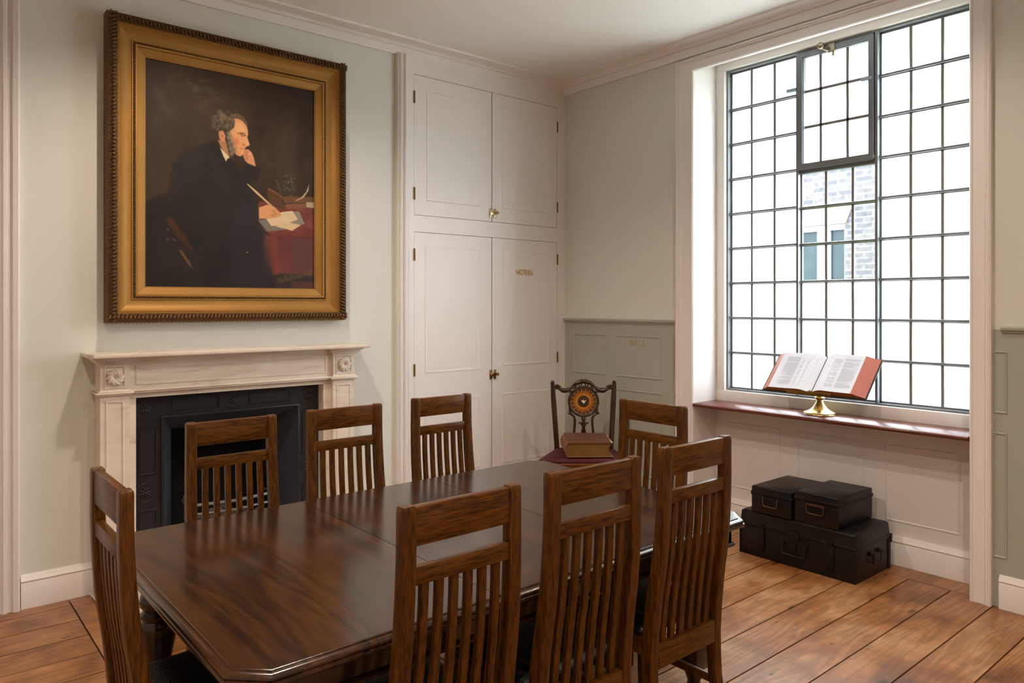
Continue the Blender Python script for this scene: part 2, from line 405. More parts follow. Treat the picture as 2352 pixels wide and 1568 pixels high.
struct(obj('trim_1', bm, M_DADO, smooth=False))
bm = B(); box(bm, (XL-0.14, YF, 0), (XL, YA+0.14, ZC)); struct(obj('wall_left', bm, M_WALL, smooth=False))
bm = B(); box(bm, (XL-0.14, YF-0.14, 0), (XB+0.5, YF, ZC)); struct(obj('wall_front', bm, M_WALL, smooth=False))
bm = B(); box(bm, (XL-0.14, YF-0.14, ZC), (XB+0.5, YA+0.14, ZC+0.1)); struct(obj('ceiling', bm, M_CEIL, smooth=False))
# cornice all round
bm = B()
prof = [(0, ZC-0.105), (0.018, ZC-0.105), (0.024, ZC-0.085), (0.03, ZC-0.05), (0.045, ZC-0.047), (0.05, ZC-0.04), (0.062, ZC-0.03), (0.085, ZC-0.02), (0.115, ZC-0.014), (0.12, ZC), (0, ZC)]
path_mould(bm, [(XL, YF), (XB, YF), (XB, YA), (XL, YA)], prof, 1, True)
struct(obj('trim_2', bm, M_WHITE))
# dado rails
for i, (a0, a1) in enumerate(((3.415, YA), (YF, 1.315))):
    bm = B(); pr = [(0, 1.452), (0.008, 1.452), (0.012, 1.462), (0.024, 1.468), (0.026, 1.480), (0.018, 1.486), (0, 1.488)]
    prism(bm, pr, lambda u, v, t: TB(t, v, u), a0, a1); struct(obj('trim_%d' % (3+i), bm, M_DADO, ang=50))
# baseboards
def baseboard(name, fn, a0, a1, h=0.175, t=0.022):
    bm = B(); pr = [(0, 0), (t, 0), (t, h-0.045), (t-0.004, h-0.038), (t+0.002, h-0.030), (t-0.002, h-0.020), (t-0.008, h-0.014), (t-0.010, h-0.006), (t-0.014, h), (0, h)]
    prism(bm, pr, lambda u, v, q: fn(q, v, u), a0, a1); return struct(obj(name, bm, M_WHITE, ang=50))
baseboard('baseboard_back', TA, 0.522, 0.866)
baseboard('baseboard_right', TB, 3.415, 4.60)
baseboard('baseboard_right.001', TB, YF, 1.325)
baseboard('baseboard_recess', TR, REC[0], REC[1])
baseboard('baseboard_left', lambda a, b, c: (XL+c, a, b), YF, YA-0.3)
# fluted door casing at the left edge of the view, with a plain panelled door leaf beyond it
bm = B()
pr = [(0.378, 0), (0.378, 0.02), (0.392, 0.024), (0.40, 0.018), (0.412, 0.026), (0.424, 0.026), (0.432, 0.016), (0.444, 0.03), (0.458, 0.03), (0.464, 0.018), (0.480, 0.018), (0.486, 0.034), (0.508, 0.038), (0.516, 0.034), (0.518, 0)]
prism(bm, pr, lambda u, v, t: TA(u, t, v), 0, ZC-0.10)
struct(obj('trim_5', bm, M_WHITE, ang=20))
bm = B(); box(bm, TA(-0.55, 0, 0), TA(0.378, 2.1, 0.012))
for b0, b1 in ((0.25, 0.9), (1.1, 1.95)): recessed_panel(bm, lambda a, b, c: TA(a, b, c+0.012), -0.42, -0.13, b0, b1); recessed_panel(bm, lambda a, b, c: TA(a, b, c+0.012), -0.02, 0.27, b0, b1)
struct(obj('door_1', bm, M_WHITE, smooth=False))
# window architrave (moulded casing round the recess)
bm = B()
cp = [(0, 0), (0, 0.030), (0.012, 0.036), (0.020, 0.036), (0.026, 0.028), (0.040, 0.032), (0.046, 0.024), (0.052, 0.020), (0.128, 0.020), (0.136, 0.026), (0.146, 0.028), (0.154, 0.020), (0.156, 0)]
def casing(a, b, c): return TB(a, b, c)
x0, x1, zt = 1.357-0.045, 3.26+0.156, 3.302+0.095
# three sides: left jamb, head, right jamb - mitred
rings = []
for k in range(4):
    ring = []
    for o, c in cp:
        s = o/0.156
        if k == 0: p = (REC[1]+0.156-o, 0)
        elif k == 1: p = (REC[1]+0.156-o, 3.398-o*0.62)
        elif k == 2: p = (REC[0]-0.108+o*0.69, 3.398-o*0.62)
        else: p = (REC[0]-0.108+o*0.69, 0)
        ring.append(TB(p[0], p[1], c))
    rings.append(ring)
loft(bm, rings); struct(obj('trim_6', bm, M_WHITE, ang=25))
# recess lining: jambs, soffit, back panel below the sill
bm = B()
box(bm, (XB-0.001, REC[1], 0.0), (RX+0.12, REC[1]+0.02, REC[2])); box(bm, (XB-0.001, REC[0]-0.02, 0.0), (RX+0.12, REC[0], REC[2]))
box(bm, (XB-0.001, REC[0]-0.02, REC[2]-0.002), (RX+0.12, REC[1]+0.02, REC[2]+0.02))
struct(obj('trim_7', bm, M_WHITE, smooth=False))
bm = B(); box(bm, (RX, REC[0], 0), (RX+0.1, REC[1], 0.868))
for a0, a1 in ((3.16, 2.735), (2.61, 2.15), (2.02, 1.60)):
    recessed_panel(bm, TR, a1, a0, 0.262, 0.735)
struct(obj('trim_8', bm, M_WHITE, smooth=False))
# timber sub-frame of the window
GX = 4.81                                           # plane of the steel window
WY0, WY1, WZ0, WZ1 = 1.535, 3.19, 0.965, 3.345
bm = B()
for a, b in (((RX, REC[0], 0.875), (GX+0.04, REC[1], WZ0)), ((RX, REC[0], WZ1), (GX+0.04, REC[1], REC[2])),
             ((RX, WY1, WZ0-0.001), (GX+0.04, REC[1], WZ1)), ((RX, REC[0], WZ0-0.001), (GX+0.04, WY0, WZ1))):
    box(bm, a, b, 0.003)
struct(obj('trim_9', bm, M_WHITE, ang=30))
# ------------------------------------------------------------------ floor: individual boards in one structure mesh
def floor():
    bm = B(); lay = bm.loops.layers.color.new('board')
    def board(x0, x1, y0, y1, g=0.0036):
        n0 = len(bm.faces); z = random.uniform(-0.0012, 0.0)
        col = (random.random(), random.random(), random.random(), 1)
        before = set(bm.faces); box(bm, (x0+g, y0+g, z-0.02), (x1-g, y1-g, z))
        for f in bm.faces:
            if f not in before:
                for l in f.loops: l[lay] = col
    y = 2.26 - 0.226*21
    k = 0
    while y < YA:
        y1 = min(y+0.226, YA)
        if y1 <= 3.64 or True:
            xs = [XL]
            x = XL + random.uniform(0.8, 2.4)
            while x < 4.5:
                if not (0.4 < x < 1.0 and y > 3.4) and x < 2.4: xs.append(x)
                x += random.uniform(2.2, 3.6)
            xs.append(4.552)
            yy0, yy1 = y, y1
            for a, b in zip(xs[:-1], xs[1:]):
                if yy0 > 3.6:                         # border board beside the hearth
                    if a < 0.738 < b: board(a, 0.738, yy0, yy1)
                    elif b <= 0.738: board(a, b, yy0, yy1)
                    if b > 2.52: board(max(a, 2.52), b, yy0, yy1)
                else: board(a, b, max(yy0, YF), yy1)
        y = y1
    board(0.738, 0.842, 3.616, YA); board(2.42, 2.52, 3.616, YA); board(0.842, 2.42, 3.616, 3.87)
    board(4.552, 4.75, REC[0], REC[1]); 
    return bm
bm = floor(); fl = struct(obj('floor', bm, M_FLOOR, smooth=False))
bm = B(); box(bm, (XL-0.1, YF-0.1, -0.12), (XB+0.3, YA+0.1, -0.021)); struct(obj('floor.001', bm, M_DARKGAP, smooth=False))
bm = B(); box(bm, (0.845, 3.873, -0.02), (2.417, YA-0.02, 0.002), 0.002)
tag(obj('hearth_slab', bm, M_MARBLE, ang=30), 'pale marble hearth slab set in the floorboards before the fireplace', 'hearth')

# ------------------------------------------------------------------ leaded steel window
win = bpy.data.objects.new('window_1', None); COL.objects.link(win); win.location = (GX, 2.36, WZ0); struct(win)
def wloc(p): return (p[0]-GX, p[1]-2.36, p[2]-WZ0)
def wring(bm, x0, x1, y0, y1, z0, z1, t, tb=None):
    tb = t if tb is None else tb
    o = [(y0, z0), (y1, z0), (y1, z1), (y0, z1)]; i = [(y0+t, z0+tb), (y1-t, z0+tb), (y1-t, z1-t), (y0+t, z1-t)]
    loft(bm, [[wloc((x0, *a)), wloc((x1, *a)), wloc((x1, *b)), wloc((x0, *b))] for a, b in zip(o, i)], closed=True)
def wbox(bm, x0, x1, y0, y1, z0, z1, bev=0.001): box(bm, wloc((x0, y0, z0)), wloc((x1, y1, z1)), bev, 1)
# mahogany sill board
bm = B()
pr = [(4.462, 0.862), (4.456, 0.868), (4.454, 0.874), (4.456, 0.881), (4.463, 0.886), (4.752, 0.888), (4.752, 0.860), (4.47, 0.860)]
prism(bm, pr, lambda u, v, t: wloc((u, t, v)), REC[0]+0.002, REC[1]-0.002)
obj('window_sill', bm, M_SILL, win, ang=50)

MY1, MY2 = 2.63, 2.095                              # mullion centres
CZ0, CZ1 = 2.52, 3.325                              # opening casement
bm = B(); s = 0.012; GF = GX-0.026
wring(bm, GF, GX+0.03, WY0, WY1, WZ0, WZ1, s); wring(bm, GX+0.012, GX+0.0295, WY0+s-0.001, WY1-s+0.001, WZ0+s-0.001, WZ1-s+0.001, 0.013)
for my in (MY1, MY2):
    wbox(bm, GF+0.001, GX+0.029, my-0.008, my+0.008, WZ0+s, WZ1-s, 0); wbox(bm, GX+0.012, GX+0.028, my-0.018, my+0.018, WZ0+s, WZ1-s, 0)
wbox(bm, GX-0.012, GX+0.0285, MY2+0.008, MY1-0.008, CZ0-0.02, CZ0+0.004, 0)
obj('window_frame', bm, M_STEEL, win, ang=30)
rows = [1.24+0.2585*k for k in range(8)]
crow = [1.24, 1.496, 1.755, 2.01, 2.262]
def came(bm, p, q, w=0.0082):
    """slightly wandering lead strip"""
    p, q = Vector(p), Vector(q); n = 7; pts = []
    for i in range(n):
        t = i/(n-1); jit = 0 if i in (0, n-1) else random.uniform(-0.0016, 0.0016)
        v = p.lerp(q, t)
        if abs(p.y-q.y) < 0.01: v.y += jit
        pts.append(wloc(v))
    rings = []
    for v in pts:
        if abs(p.y-q.y) < 0.01: rings.append([(v[0]-0.004, v[1]-w, v[2]), (v[0]-0.004, v[1]+w, v[2]), (v[0]+0.004, v[1]+w, v[2]), (v[0]+0.004, v[1]-w, v[2])])
        else: rings.append([(v[0]-0.004, v[1], v[2]-w), (v[0]-0.004, v[1], v[2]+w), (v[0]+0.004, v[1], v[2]+w), (v[0]+0.004, v[1], v[2]-w)])
    loft(bm, rings)
LX = GX+0.018
bm = B()
for y in (3.005, 2.822): came(bm, (LX, y, WZ0), (LX, y, WZ1))
for y in (1.903, 1.723): came(bm, (LX, y, WZ0), (LX, y, WZ1))
for y in (2.443, 2.262): came(bm, (LX, y, WZ0), (LX, y, CZ0))
for z in rows:
    came(bm, (LX, WY1, z), (LX, MY1, z), 0.0065); came(bm, (LX, MY2, z), (LX, WY0, z), 0.0065)
for z in crow: came(bm, (LX, MY1, z), (LX, MY2, z), 0.0065)
obj('lead_cames', bm, M_LEAD, win, ang=30)
# saddle bars with clips behind each row of lead
bm = B()
for z in rows:
    for a, b in ((WY1-0.004, MY1+0.012), (MY2-0.012, WY0+0.004)):
        tube(bm, [wloc((GX+0.004, a, z+0.006)), wloc((GX+0.004, b, z+0.006))], 0.0085, 8)
    box(bm, wloc((GX-0.006, WY1-0.016, z-0.008)), wloc((GX+0.008, WY1-0.002, z+0.014)))
for z in crow: tube(bm, [wloc((GX+0.004, MY1-0.01, z+0.006)), wloc((GX+0.004, MY2+0.01, z+0.006))], 0.0085, 8)
obj('saddle_bars', bm, M_STEEL, win, ang=40)
CLY0, CLY1, CLZ0, CLZ1 = MY2, MY1, crow[2], CZ0
bm = B()
def pane(bm, y0, y1, z0, z1, x=LX): quad(bm, [wloc((x, y0, z0)), wloc((x, y1, z0)), wloc((x, y1, z1)), wloc((x, y0, z1))])
pane(bm, MY1, WY1, WZ0, WZ1); pane(bm, WY0, MY2, WZ0, WZ1); pane(bm, MY2, MY1, WZ0, CLZ0)
obj('obscured_glass', bm, M_FROST, win, smooth=False)
bm = B(); pane(bm, MY2, MY1, CLZ0, CZ0)
obj('clear_glass', bm, M_CLEAR, win, smooth=False)
# casement
cas = None
bm = B(); cy0, cy1 = MY2+0.014, MY1-0.014; cw = 0.03
wring(bm, GX-0.040, GX+0.010, cy0, cy1, CZ0+0.006, CZ1, cw, 0.036); wring(bm, GX-0.028, GX+0.008, cy0+cw, cy1-cw, CZ0+0.042, CZ1-cw, 0.005)
cas = obj('opening_casement', bm, M_STEEL, win, ang=30)
bm = B()
for y in (2.472, 2.288): came(bm, (GX, y, CZ0+0.03), (GX, y, CZ1-0.02))
for z in (2.818, 3.062): came(bm, (GX, cy0+0.02, z), (GX, cy1-0.02, z), 0.009)
obj('casement_cames', bm, M_LEAD, cas, ang=30)
bm = B(); pane(bm, cy0+0.02, cy1-0.02, CZ0+0.03, CZ1-0.02, GX)
obj('casement_glass', bm, M_FROST, cas, smooth=False)
# ball catch at the top, pivot corners at the bottom, two plastic stays
bm = B()
sphere(bm, wloc((GX-0.085, 2.43, CZ1-0.005)), 0.023, u=16, v=12)
tube(bm, [wloc((GX-0.075, 2.425, CZ1-0.02)), wloc((GX-0.05, 2.40, CZ1-0.035)), wloc((GX-0.02, 2.385, CZ1-0.03))], 0.008)
box(bm, wloc((GX-0.045, 2.355, CZ1-0.05)), wloc((GX-0.016, 2.405, CZ1+0.012)), 0.005)
tube(bm, [wloc((GX-0.035, 2.37, CZ1-0.075)), wloc((GX-0.035, 2.37, CZ1-0.03))], 0.008)
tube(bm, [wloc((GX-0.03, 2.30, CZ1-0.012)), wloc((GX-0.03, 2.38, CZ1-0.008))], 0.007)
obj('casement_catch', bm, M_NICKEL, cas)
for y in (cy0+0.01, cy1-0.01):
    bm = B(); tube(bm, [wloc((GX-0.03, y, CZ0+0.075)), wloc((GX-0.028, y, CZ0+0.03)), wloc((GX-0.026, y-0.0, CZ0+0.01))], 0.007)
    box(bm, wloc((GX-0.034, y-0.016, CZ0+0.012)), wloc((GX-0.016, y+0.016, CZ0+0.034)), 0.003)
    obj('pivot_bracket', bm, M_NICKEL, cas)
for y, z in ((MY1+0.035, 3.085), (MY2+0.055, 2.955+0.09)):
    bm = B(); box(bm, wloc((GX-0.045, y-0.035, z-0.011)), wloc((GX-0.012, y+0.035, z+0.011)), 0.002); obj('window_stay', bm, M_PLASTIC, win, ang=30)

# ------------------------------------------------------------------ outside: brick house, ground
bm = B(); XE = 9.5
wy0, wy1, wz0, wz1 = 4.56, 5.42, 0.9, 2.66
for a0, a1, b0, b1 in ((0.0, wy0, 0, 6), (wy1, 8.5, 0, 6), (wy0, wy1, 0, wz0), (wy0, wy1, wz1, 6)):
    box(bm, (XE, a0, b0-(0.5 if b0 == 0 else 0)), (XE+0.3, a1, b1))
bm2 = bm
house = thing('brick_building', 'pale brick building seen through the clear window panes', 'building', (XE, 4.2, -0.5))
def hl(p): return (p[0]-XE, p[1]-4.2, p[2]+0.5)
bmesh.ops.translate(bm, verts=bm.verts[:], vec=(-XE, -4.2, 0.5))
obj('brick_wall', bm, M_BRICK, house, smooth=False)
bm = B(); pts = [(wy0-0.02, wz1), (wy1+0.02, wz1), (wy1+0.12, wz1+0.26), (wy0-0.12, wz1+0.26)]
prism(bm, pts, lambda u, v, t: hl((XE-t, u, v)), 0.0, 0.02); obj('flat_arch', bm, plain('pale_rubbed_brick', (82, 74, 70), 0.9), house, smooth=False)
bm = B()
box(bm, hl((XE+0.05, wy0, wz1-0.07)), hl((XE+0.12, wy1, wz1)))
for c0_, c1_ in ((wy0, wy0+0.03), (4.79, 4.96), (wy1-0.05, wy1)): box(bm, hl((XE+0.05, c0_, wz0)), hl((XE+0.12, c1_, wz1-0.07)))
fr = obj('sash_frame', bm, plain('white_sash_paint', (150, 150, 150), 0.5), house, smooth=False)
bm = B(); box(bm, hl((XE+0.10, wy0, wz0)), hl((XE+0.11, wy1, wz1)))
pm = plain('dim_reflecting_pane', (30, 42, 44), 0.3, var=0.45, vscale=5, spec=0.1)
obj('window_pane', bm, pm, fr, smooth=False)
bm = B(); quad(bm, [(5.1, -8, -0.5), (30, -8, -0.5), (30, 16, -0.5), (5.1, 16, -0.5)])
g = struct(obj('ground', bm, plain('mossy_yard_ground', (120, 140, 96), 0.95, var=0.2, vscale=2), smooth=False))
# outer reveal of our own wall
bm = B()
for a0, a1, b0, b1 in ((0.6, WY0-0.02, -0.5, 4.2), (WY1+0.02, 4.2, -0.5, 4.2), (WY0-0.02, WY1+0.02, -0.5, WZ0-0.02), (WY0-0.02, WY1+0.02, WZ1+0.02, 4.2)):
    box(bm, (5.0, a0, b0), (5.12, a1, b1))
struct(obj('wall_outer', bm, M_BRICK, smooth=False))

# ------------------------------------------------------------------ built-in cupboard
cup = thing('built_in_cupboard', 'tall white built-in cupboard with four panelled doors in the corner', 'cupboard', (2.80, YA, 0))
def TC(a, b, c): return (a-2.80, -c, b)
FC = 0.022                                          # face stands this far out of the wall
dx0, dxm, dx1 = 2.945, 3.676, 4.395
UZ0, UZ1, LZ0, LZ1 = 2.262, 3.300, 0.20, 2.140
bm = B()
pr = [(2.80, 0), (2.80, 0.036), (2.806, 0.040), (2.812, 0.030), (2.820, 0.044), (2.836, 0.048), (2.842, 0.034), (2.852, 0.034), (2.858, 0.050), (2.872, 0.050), (2.876, FC), (2.876, 0)]
prism(bm, pr, lambda u, v, t: TC(u, t, v), 0, ZC-0.095)
obj('fluted_side_trim', bm, M_WHITE, cup, ang=20)
bm = B()
for a0, a1, b0, b1 in ((2.876, dx0, 0, 3.47), (dx1, XB, 0, 3.47), (dx0, dx1, UZ1, 3.47), (dx0, dx1, LZ1, UZ0), (dx0, dx1, 0.0, LZ0)):
    box(bm, TC(a0, b0, 0.0), TC(a1, b1, FC))
obj('face_frame', bm, M_WHITE, cup, smooth=False)
bm = B(); box(bm, TC(dx0-0.01, LZ0, 0.0), TC(dx1+0.01, UZ1, 0.003)); obj('door_gap_shade', bm, M_SOOT_SHADE, cup, smooth=False)  # thin black sheet: shade in the door gaps put in as colour
def hinge(par, x, z, mat=M_BRASS_D):
    bm = B(); tube(bm, [TC(x, z-0.036, FC+0.006), TC(x, z+0.036, FC+0.006)], 0.006, 8)
    for q in (-0.040, 0.040): sphere(bm, TC(x, z+q, FC+0.006), 0.0065, u=8, v=6)
    obj('hinge', bm, mat, par)
def knob(par, x, z, mat):
    bm = B()
    box(bm, TC(x-0.026, z-0.038, FC), TC(x-0.008, z+0.038, FC+0.008), 0.002)
    box(bm, TC(x-0.030, z-0.012, FC+0.006), TC(x+0.030, z+0.012, FC+0.016), 0.003)
    box(bm, TC(x+0.016, z-0.036, FC), TC(x+0.034, z+0.038, FC+0.008), 0.002)
    kb = obj('latch', bm, mat, par)
    bm = B(); fn = lambda px, py, h: (lambda q: (q[0], q[1], q[2]))(TC(x+0.022+px, z+0.004+py, FC+0.012+h))
    lathe(bm, [(0.005, 0), (0.005, 0.016), (0.008, 0.02), (0.0125, 0.026), (0.0125, 0.034), (0.008, 0.04), (0.002, 0.042)], fn=fn, seg=16)
    obj('knob', bm, mat, par)
def cdoor(x0, x1, z0, z1, panels, hz, hside):
    bm = B(); box(bm, TC(x0+0.002, z0+0.003, 0.004), TC(x1-0.002, z1-0.003, FC-0.001), 0.0012, 1)
    for (a0, a1, b0, b1) in panels:
        rect_mould(bm, lambda a, b, c: TC(a, b, FC-0.001+c), a0, a1, b0, b1, [(0, 0), (0.003, 0.0035), (0.007, 0.0035), (0.014, 0.0012), (0.02, 0.0)])
    d = obj('cupboard_door', bm, M_WHITE, cup, ang=20)
    for z in hz: hinge(d, (x0 if hside < 0 else x1), z)
    return d
d1 = cdoor(dx0, dxm, UZ0, UZ1, [(3.055, 3.565, 2.375, 3.19)], (3.13, 2.42), -1)
d2 = cdoor(dxm+0.004, dx1, UZ0, UZ1, [(3.785, 4.295, 2.38, 3.19)], (3.13, 2.44), 1)
d3 = cdoor(dx0, dxm, LZ0, LZ1, [(3.04, 3.56, 1.09, 2.04), (3.04, 3.56, 0.32, 0.885)], (1.97, 1.12), -1)
d4 = cdoor(dxm+0.004, dx1, LZ0, LZ1, [(3.785, 4.30, 1.108, 2.05), (3.785, 4.30, 0.32, 0.885)], (1.99, 1.15), 1)
knob(d2, dxm+0.004, 2.331, M_BRASS); knob(d4, dxm+0.004, 1.045, M_BRASS_D)
def text_mesh(name, s, size, mat, parent, loc, rot, ext=0.0006, sx=1.0):
    cu = bpy.data.curves.new(name, 'FONT'); cu.body = s; cu.size = size; cu.extrude = ext; cu.align_x = 'CENTER'; cu.align_y = 'CENTER'; cu.space_character = 1.15
    to = bpy.data.objects.new('tmp', cu); COL.objects.link(to); dg = bpy.context.evaluated_depsgraph_get()
    me = bpy.data.meshes.new_from_object(to.evaluated_get(dg)); bpy.data.objects.remove(to)
    me.name = name; me.materials.clear(); me.materials.append(mat)
    o = bpy.data.objects.new(name, me); COL.objects.link(o); o.parent = parent; o.location = loc; o.rotation_euler = rot; o.scale = (sx, 1, 1)
    return o
text_mesh('gold_lettering', 'HOBBS', 0.066, M_GILTTXT, d4, TC(4.02, 1.868, FC+0.003), (PI/2, 0, 0), sx=0.82)
tt = text_mesh('gold_lettering', 'BELL', 0.060, M_FADETXT, None, (XB-0.002, 3.80, 1.298), (PI/2, 0, -PI/2), sx=1.25)
tag(tt, 'faint gold lettering on the sage panel left of the window', 'lettering')

# ------------------------------------------------------------------ chimneypiece
mp_ = thing('marble_chimneypiece', 'cream marble chimneypiece with carved rosettes under the gilt framed portrait', 'fireplace', (1.64, YA, 0))
def TM(a, b, c): return (a-1.64, -c, b)
bm = B()
sh = [(0.800, 0.205), (0.820, 0.235), (2.462, 0.235), (2.484, 0.205), (2.484, 0), (0.800, 0)]
prism(bm, sh, lambda u, v, t: TM(u, t, v), 1.313, 1.338, 0.006, 2); obj('mantel_shelf', bm, M_MARBLE, mp_, ang=40)
def stepmould(bm, x0, x1, z, prof, cmax):
    """profile (protrusion, height) wrapped round a block front and its two returns"""
    rings = []
    for c, h in prof: rings.append([TM(x0-c+cmax[0], z+h, 0.0), TM(x0-c+cmax[0], z+h, c), TM(x1+c-cmax[0], z+h, c), TM(x1+c-cmax[0], z+h, 0.0)])
    loft(bm, rings, cap=True)
P0, P1, Q0, Q1 = 0.866, 1.012, 2.235, 2.392         # pilaster x ranges
bm = B()
for (a, b, base) in ((P0, P1, 0.155), (Q0, Q1, 0.155), (P1, Q0, 0.125)):
    for i, (c, z0, z1) in enumerate(((0.012, 1.278, 1.286), (0.020, 1.286, 1.292), (0.030, 1.292, 1.304), (0.045, 1.304, 1.314))):
        e = c if base > 0.13 else 0
        box(bm, TM(a-e, z0, 0), TM(b+e, z1, base+c), 0.0025, 2)
obj('bed_moulding', bm, M_MARBLE, mp_, ang=40)
bm = B()
box(bm, TM(P1, 1.115, 0), TM(Q0, 1.280, 0.125))
rect_mould(bm, lambda a, b, c: TM(a, b, 0.125+c), P1+0.035, Q0-0.035, 1.150, 1.262, [(0, 0), (0.003, 0.005), (0.008, 0.005), (0.012, 0.001), (0.016, 0.0)])
box(bm, TM(P1, 1.108, 0), TM(Q0, 1.118, 0.140), 0.003); box(bm, TM(P1, 1.118, 0), TM(Q0, 1.128, 0.148), 0.003)
obj('frieze', bm, M_MARBLE, mp_, ang=30)
bm = B()
box(bm, TM(P1-0.002, FIRE[2], 0), TM(Q0+0.002, 1.110, 0.110)); box(bm, TM(P1-0.002, 0, 0), TM(FIRE[0], 1.08, 0.110)); box(bm, TM(FIRE[1], 0, 0), TM(Q0+0.002, 1.08, 0.110))
obj('inner_slip', bm, M_MARBLE, mp_, smooth=False)
for (a, b) in ((P0, P1), (Q0, Q1)):
    bm = B(); box(bm, TM(a, 0.0, 0), TM(b, 1.105, 0.145), 0.002, 1)
    rect_mould(bm, lambda u, v, c: TM(u, v, 0.145+c), a+0.026, b-0.026, 0.17, 1.075, [(0, 0), (0.003, 0.005), (0.008, 0.006), (0.013, 0.001), (0.017, 0.0)])
    box(bm, TM(a-0.012, 0, 0), TM(b+0.012, 0.14, 0.16), 0.003)
    pil = obj('pilaster', bm, M_MARBLE, mp_, ang=30)
    bm = B(); box(bm, TM(a, 1.105, 0), TM(b, 1.280, 0.150), 0.001, 1)
    for z, c in ((1.104, 0.012), (1.112, 0.020), (1.122, 0.010)): box(bm, TM(a-c, z, 0), TM(b+c, z+0.009, 0.150+c), 0.003, 2)
    rect_mould(bm, lambda u, v, c: TM(u, v, 0.150+c), a+0.020, b-0.020, 1.142, 1.268, [(0, 0), (0.001, 0.005), (0.008, 0.005), (0.012, -0.0), (0.013, 0.0)])
    blk = obj('corner_block', bm, M_MARBLE, mp_, ang=30)
    bm = B(); cx, cz = (a+b)/2, 1.205
    for k in range(10):                              # swirling petals
        a0 = 2*PI*k/10; pts = []; rr = []
        for i in range(7):
            t = i/6; r = 0.012+0.032*t; aa = a0+0.9*t
            pts.append(TM(cx+r*math.cos(aa), cz+r*math.sin(aa), 0.152+0.010*math.sin(PI*(0.25+0.6*t)))); rr.append(0.0035+0.0075*math.sin(PI*(0.15+0.8*t)))
        tube(bm, pts, rr, 8)
    tube(bm, [TM(cx+0.010*math.cos(q), cz+0.010*math.sin(q), 0.160) for q in [2*PI*i/14 for i in range(14)]], 0.003, 6, True)
    sphere(bm, TM(cx, cz, 0.158), 0.006)
    obj('rosette', bm, M_MARBLE, blk, ang=60)
# cast-iron insert
ins = thing('cast_iron_register_grate', 'black cast iron fireplace insert with raised rosettes inside the marble surround', 'fireplace insert', (1.64, YA, 0))
FI = -0.0                                            # front face of the insert at wall plane
ix0, ix1, iz1 = 1.222, 2.030, 0.935
bm = B(); c0 = 0.035
for a0, a1, b0, b1 in ((FIRE[0], ix0, 0, FIRE[2]), (ix1, FIRE[1], 0, FIRE[2]), (ix0, ix1, iz1, FIRE[2])):
    box(bm, TM(a0, b0, 0.0), TM(a1, b1, c0))
def ti(a, b, c): return TM(a, b, c0+c)
for a0, a1, b0, b1 in ((FIRE[0]+0.03, ix0-0.04, 0.62, 0.90), (FIRE[0]+0.03, ix0-0.04, 0.03, 0.42), (ix1+0.04, FIRE[1]-0.03, 0.62, 0.90), (ix1+0.04, FIRE[1]-0.03, 0.03, 0.42), (1.26, 1.54, 0.975, 1.055), (1.72, 1.99, 0.975, 1.055)):
    rect_mould(bm, ti, a0, a1, b0, b1, [(0, 0), (0.003, 0.006), (0.007, 0.006), (0.010, 0)])
rect_mould(bm, ti, ix0-0.022, ix1+0.022, -0.05, iz1+0.022, [(0, 0), (0.004, 0.010), (0.012, 0.012), (0.020, 0.004), (0.022, 0)])
plate = obj('front_plate', bm, M_IRON, ins, ang=30)
for cx, cz in ((1.63, 1.012), (1.118, 1.0), (1.118, 0.52), (2.11, 0.52), (2.11, 1.0)):
    bm = B()
    for s0 in (0.35, 0.35+PI):                       # pair of bracket arcs
        tube(bm, [ti(cx+0.052*math.cos(s0+PI/2-0.35+q), cz+0.052*math.sin(s0+PI/2-0.35+q), 0.001) for q in [-0.9+1.8*i/10 for i in range(11)]], 0.0028, 6)
    for k in range(8):
        a = PI*k/4+0.2; tube(bm, [ti(cx+0.006*math.cos(a), cz+0.006*math.sin(a), 0.003), ti(cx+0.018*math.cos(a), cz+0.018*math.sin(a), 0.005), ti(cx+0.034*math.cos(a), cz+0.034*math.sin(a), 0.001)], [0.003, 0.005, 0.001], 6)
    sphere(bm, ti(cx, cz, 0.004), 0.006)
    obj('star_rosette', bm, M_IRON, plate, ang=60)
bm = B(); bx0, bx1, bz1, bc = ix0+0.10, ix1-0.10, iz1-0.10, -0.20
for q in ([TM(ix0, 0, c0), TM(bx0, 0, bc), TM(bx0, bz1, bc), TM(ix0, iz1, c0)], [TM(ix1, 0, c0), TM(bx1, 0, bc), TM(bx1, bz1, bc), TM(ix1, iz1, c0)], [TM(ix0, iz1, c0), TM(ix1, iz1, c0), TM(bx1, bz1, bc), TM(bx0, bz1, bc)]): quad(bm, q)
obj('splayed_cheeks', bm, M_IRON_G, ins, smooth=False)
bm = B()
for q in ([TM(bx0, 0, bc), TM(bx0, 0, -0.5), TM(bx0, 1.3, -0.5), TM(bx0, 1.3, bc)], [TM(bx1, 0, bc), TM(bx1, 0, -0.5), TM(bx1, 1.3, -0.5), TM(bx1, 1.3, bc)], [TM(bx0, 0, -0.5), TM(bx1, 0, -0.5), TM(bx1, 1.3, -0.5), TM(bx0, 1.3, -0.5)],
          [TM(bx0, 0.001, c0), TM(bx1, 0.001, c0), TM(bx1, 0.001, -0.5), TM(bx0, 0.001, -0.5)], [TM(bx0, bz1, bc), TM(bx1, bz1, bc), TM(bx1, 1.3, bc), TM(bx0, 1.3, bc)], [TM(bx0, 1.3, bc), TM(bx1, 1.3, bc), TM(bx1, 1.3, -0.5), TM(bx0, 1.3, -0.5)]): quad(bm, q)
obj('fire_chamber', bm, M_SOOT_SHADE, ins, smooth=False)
gr = thing('fire_basket', 'iron fire basket holding pale ash in the hearth behind the far left chair', 'grate', (1.64, YA-0.02, 0))
bm = B(); g0, g1 = 1.36-1.64, 1.91-1.64
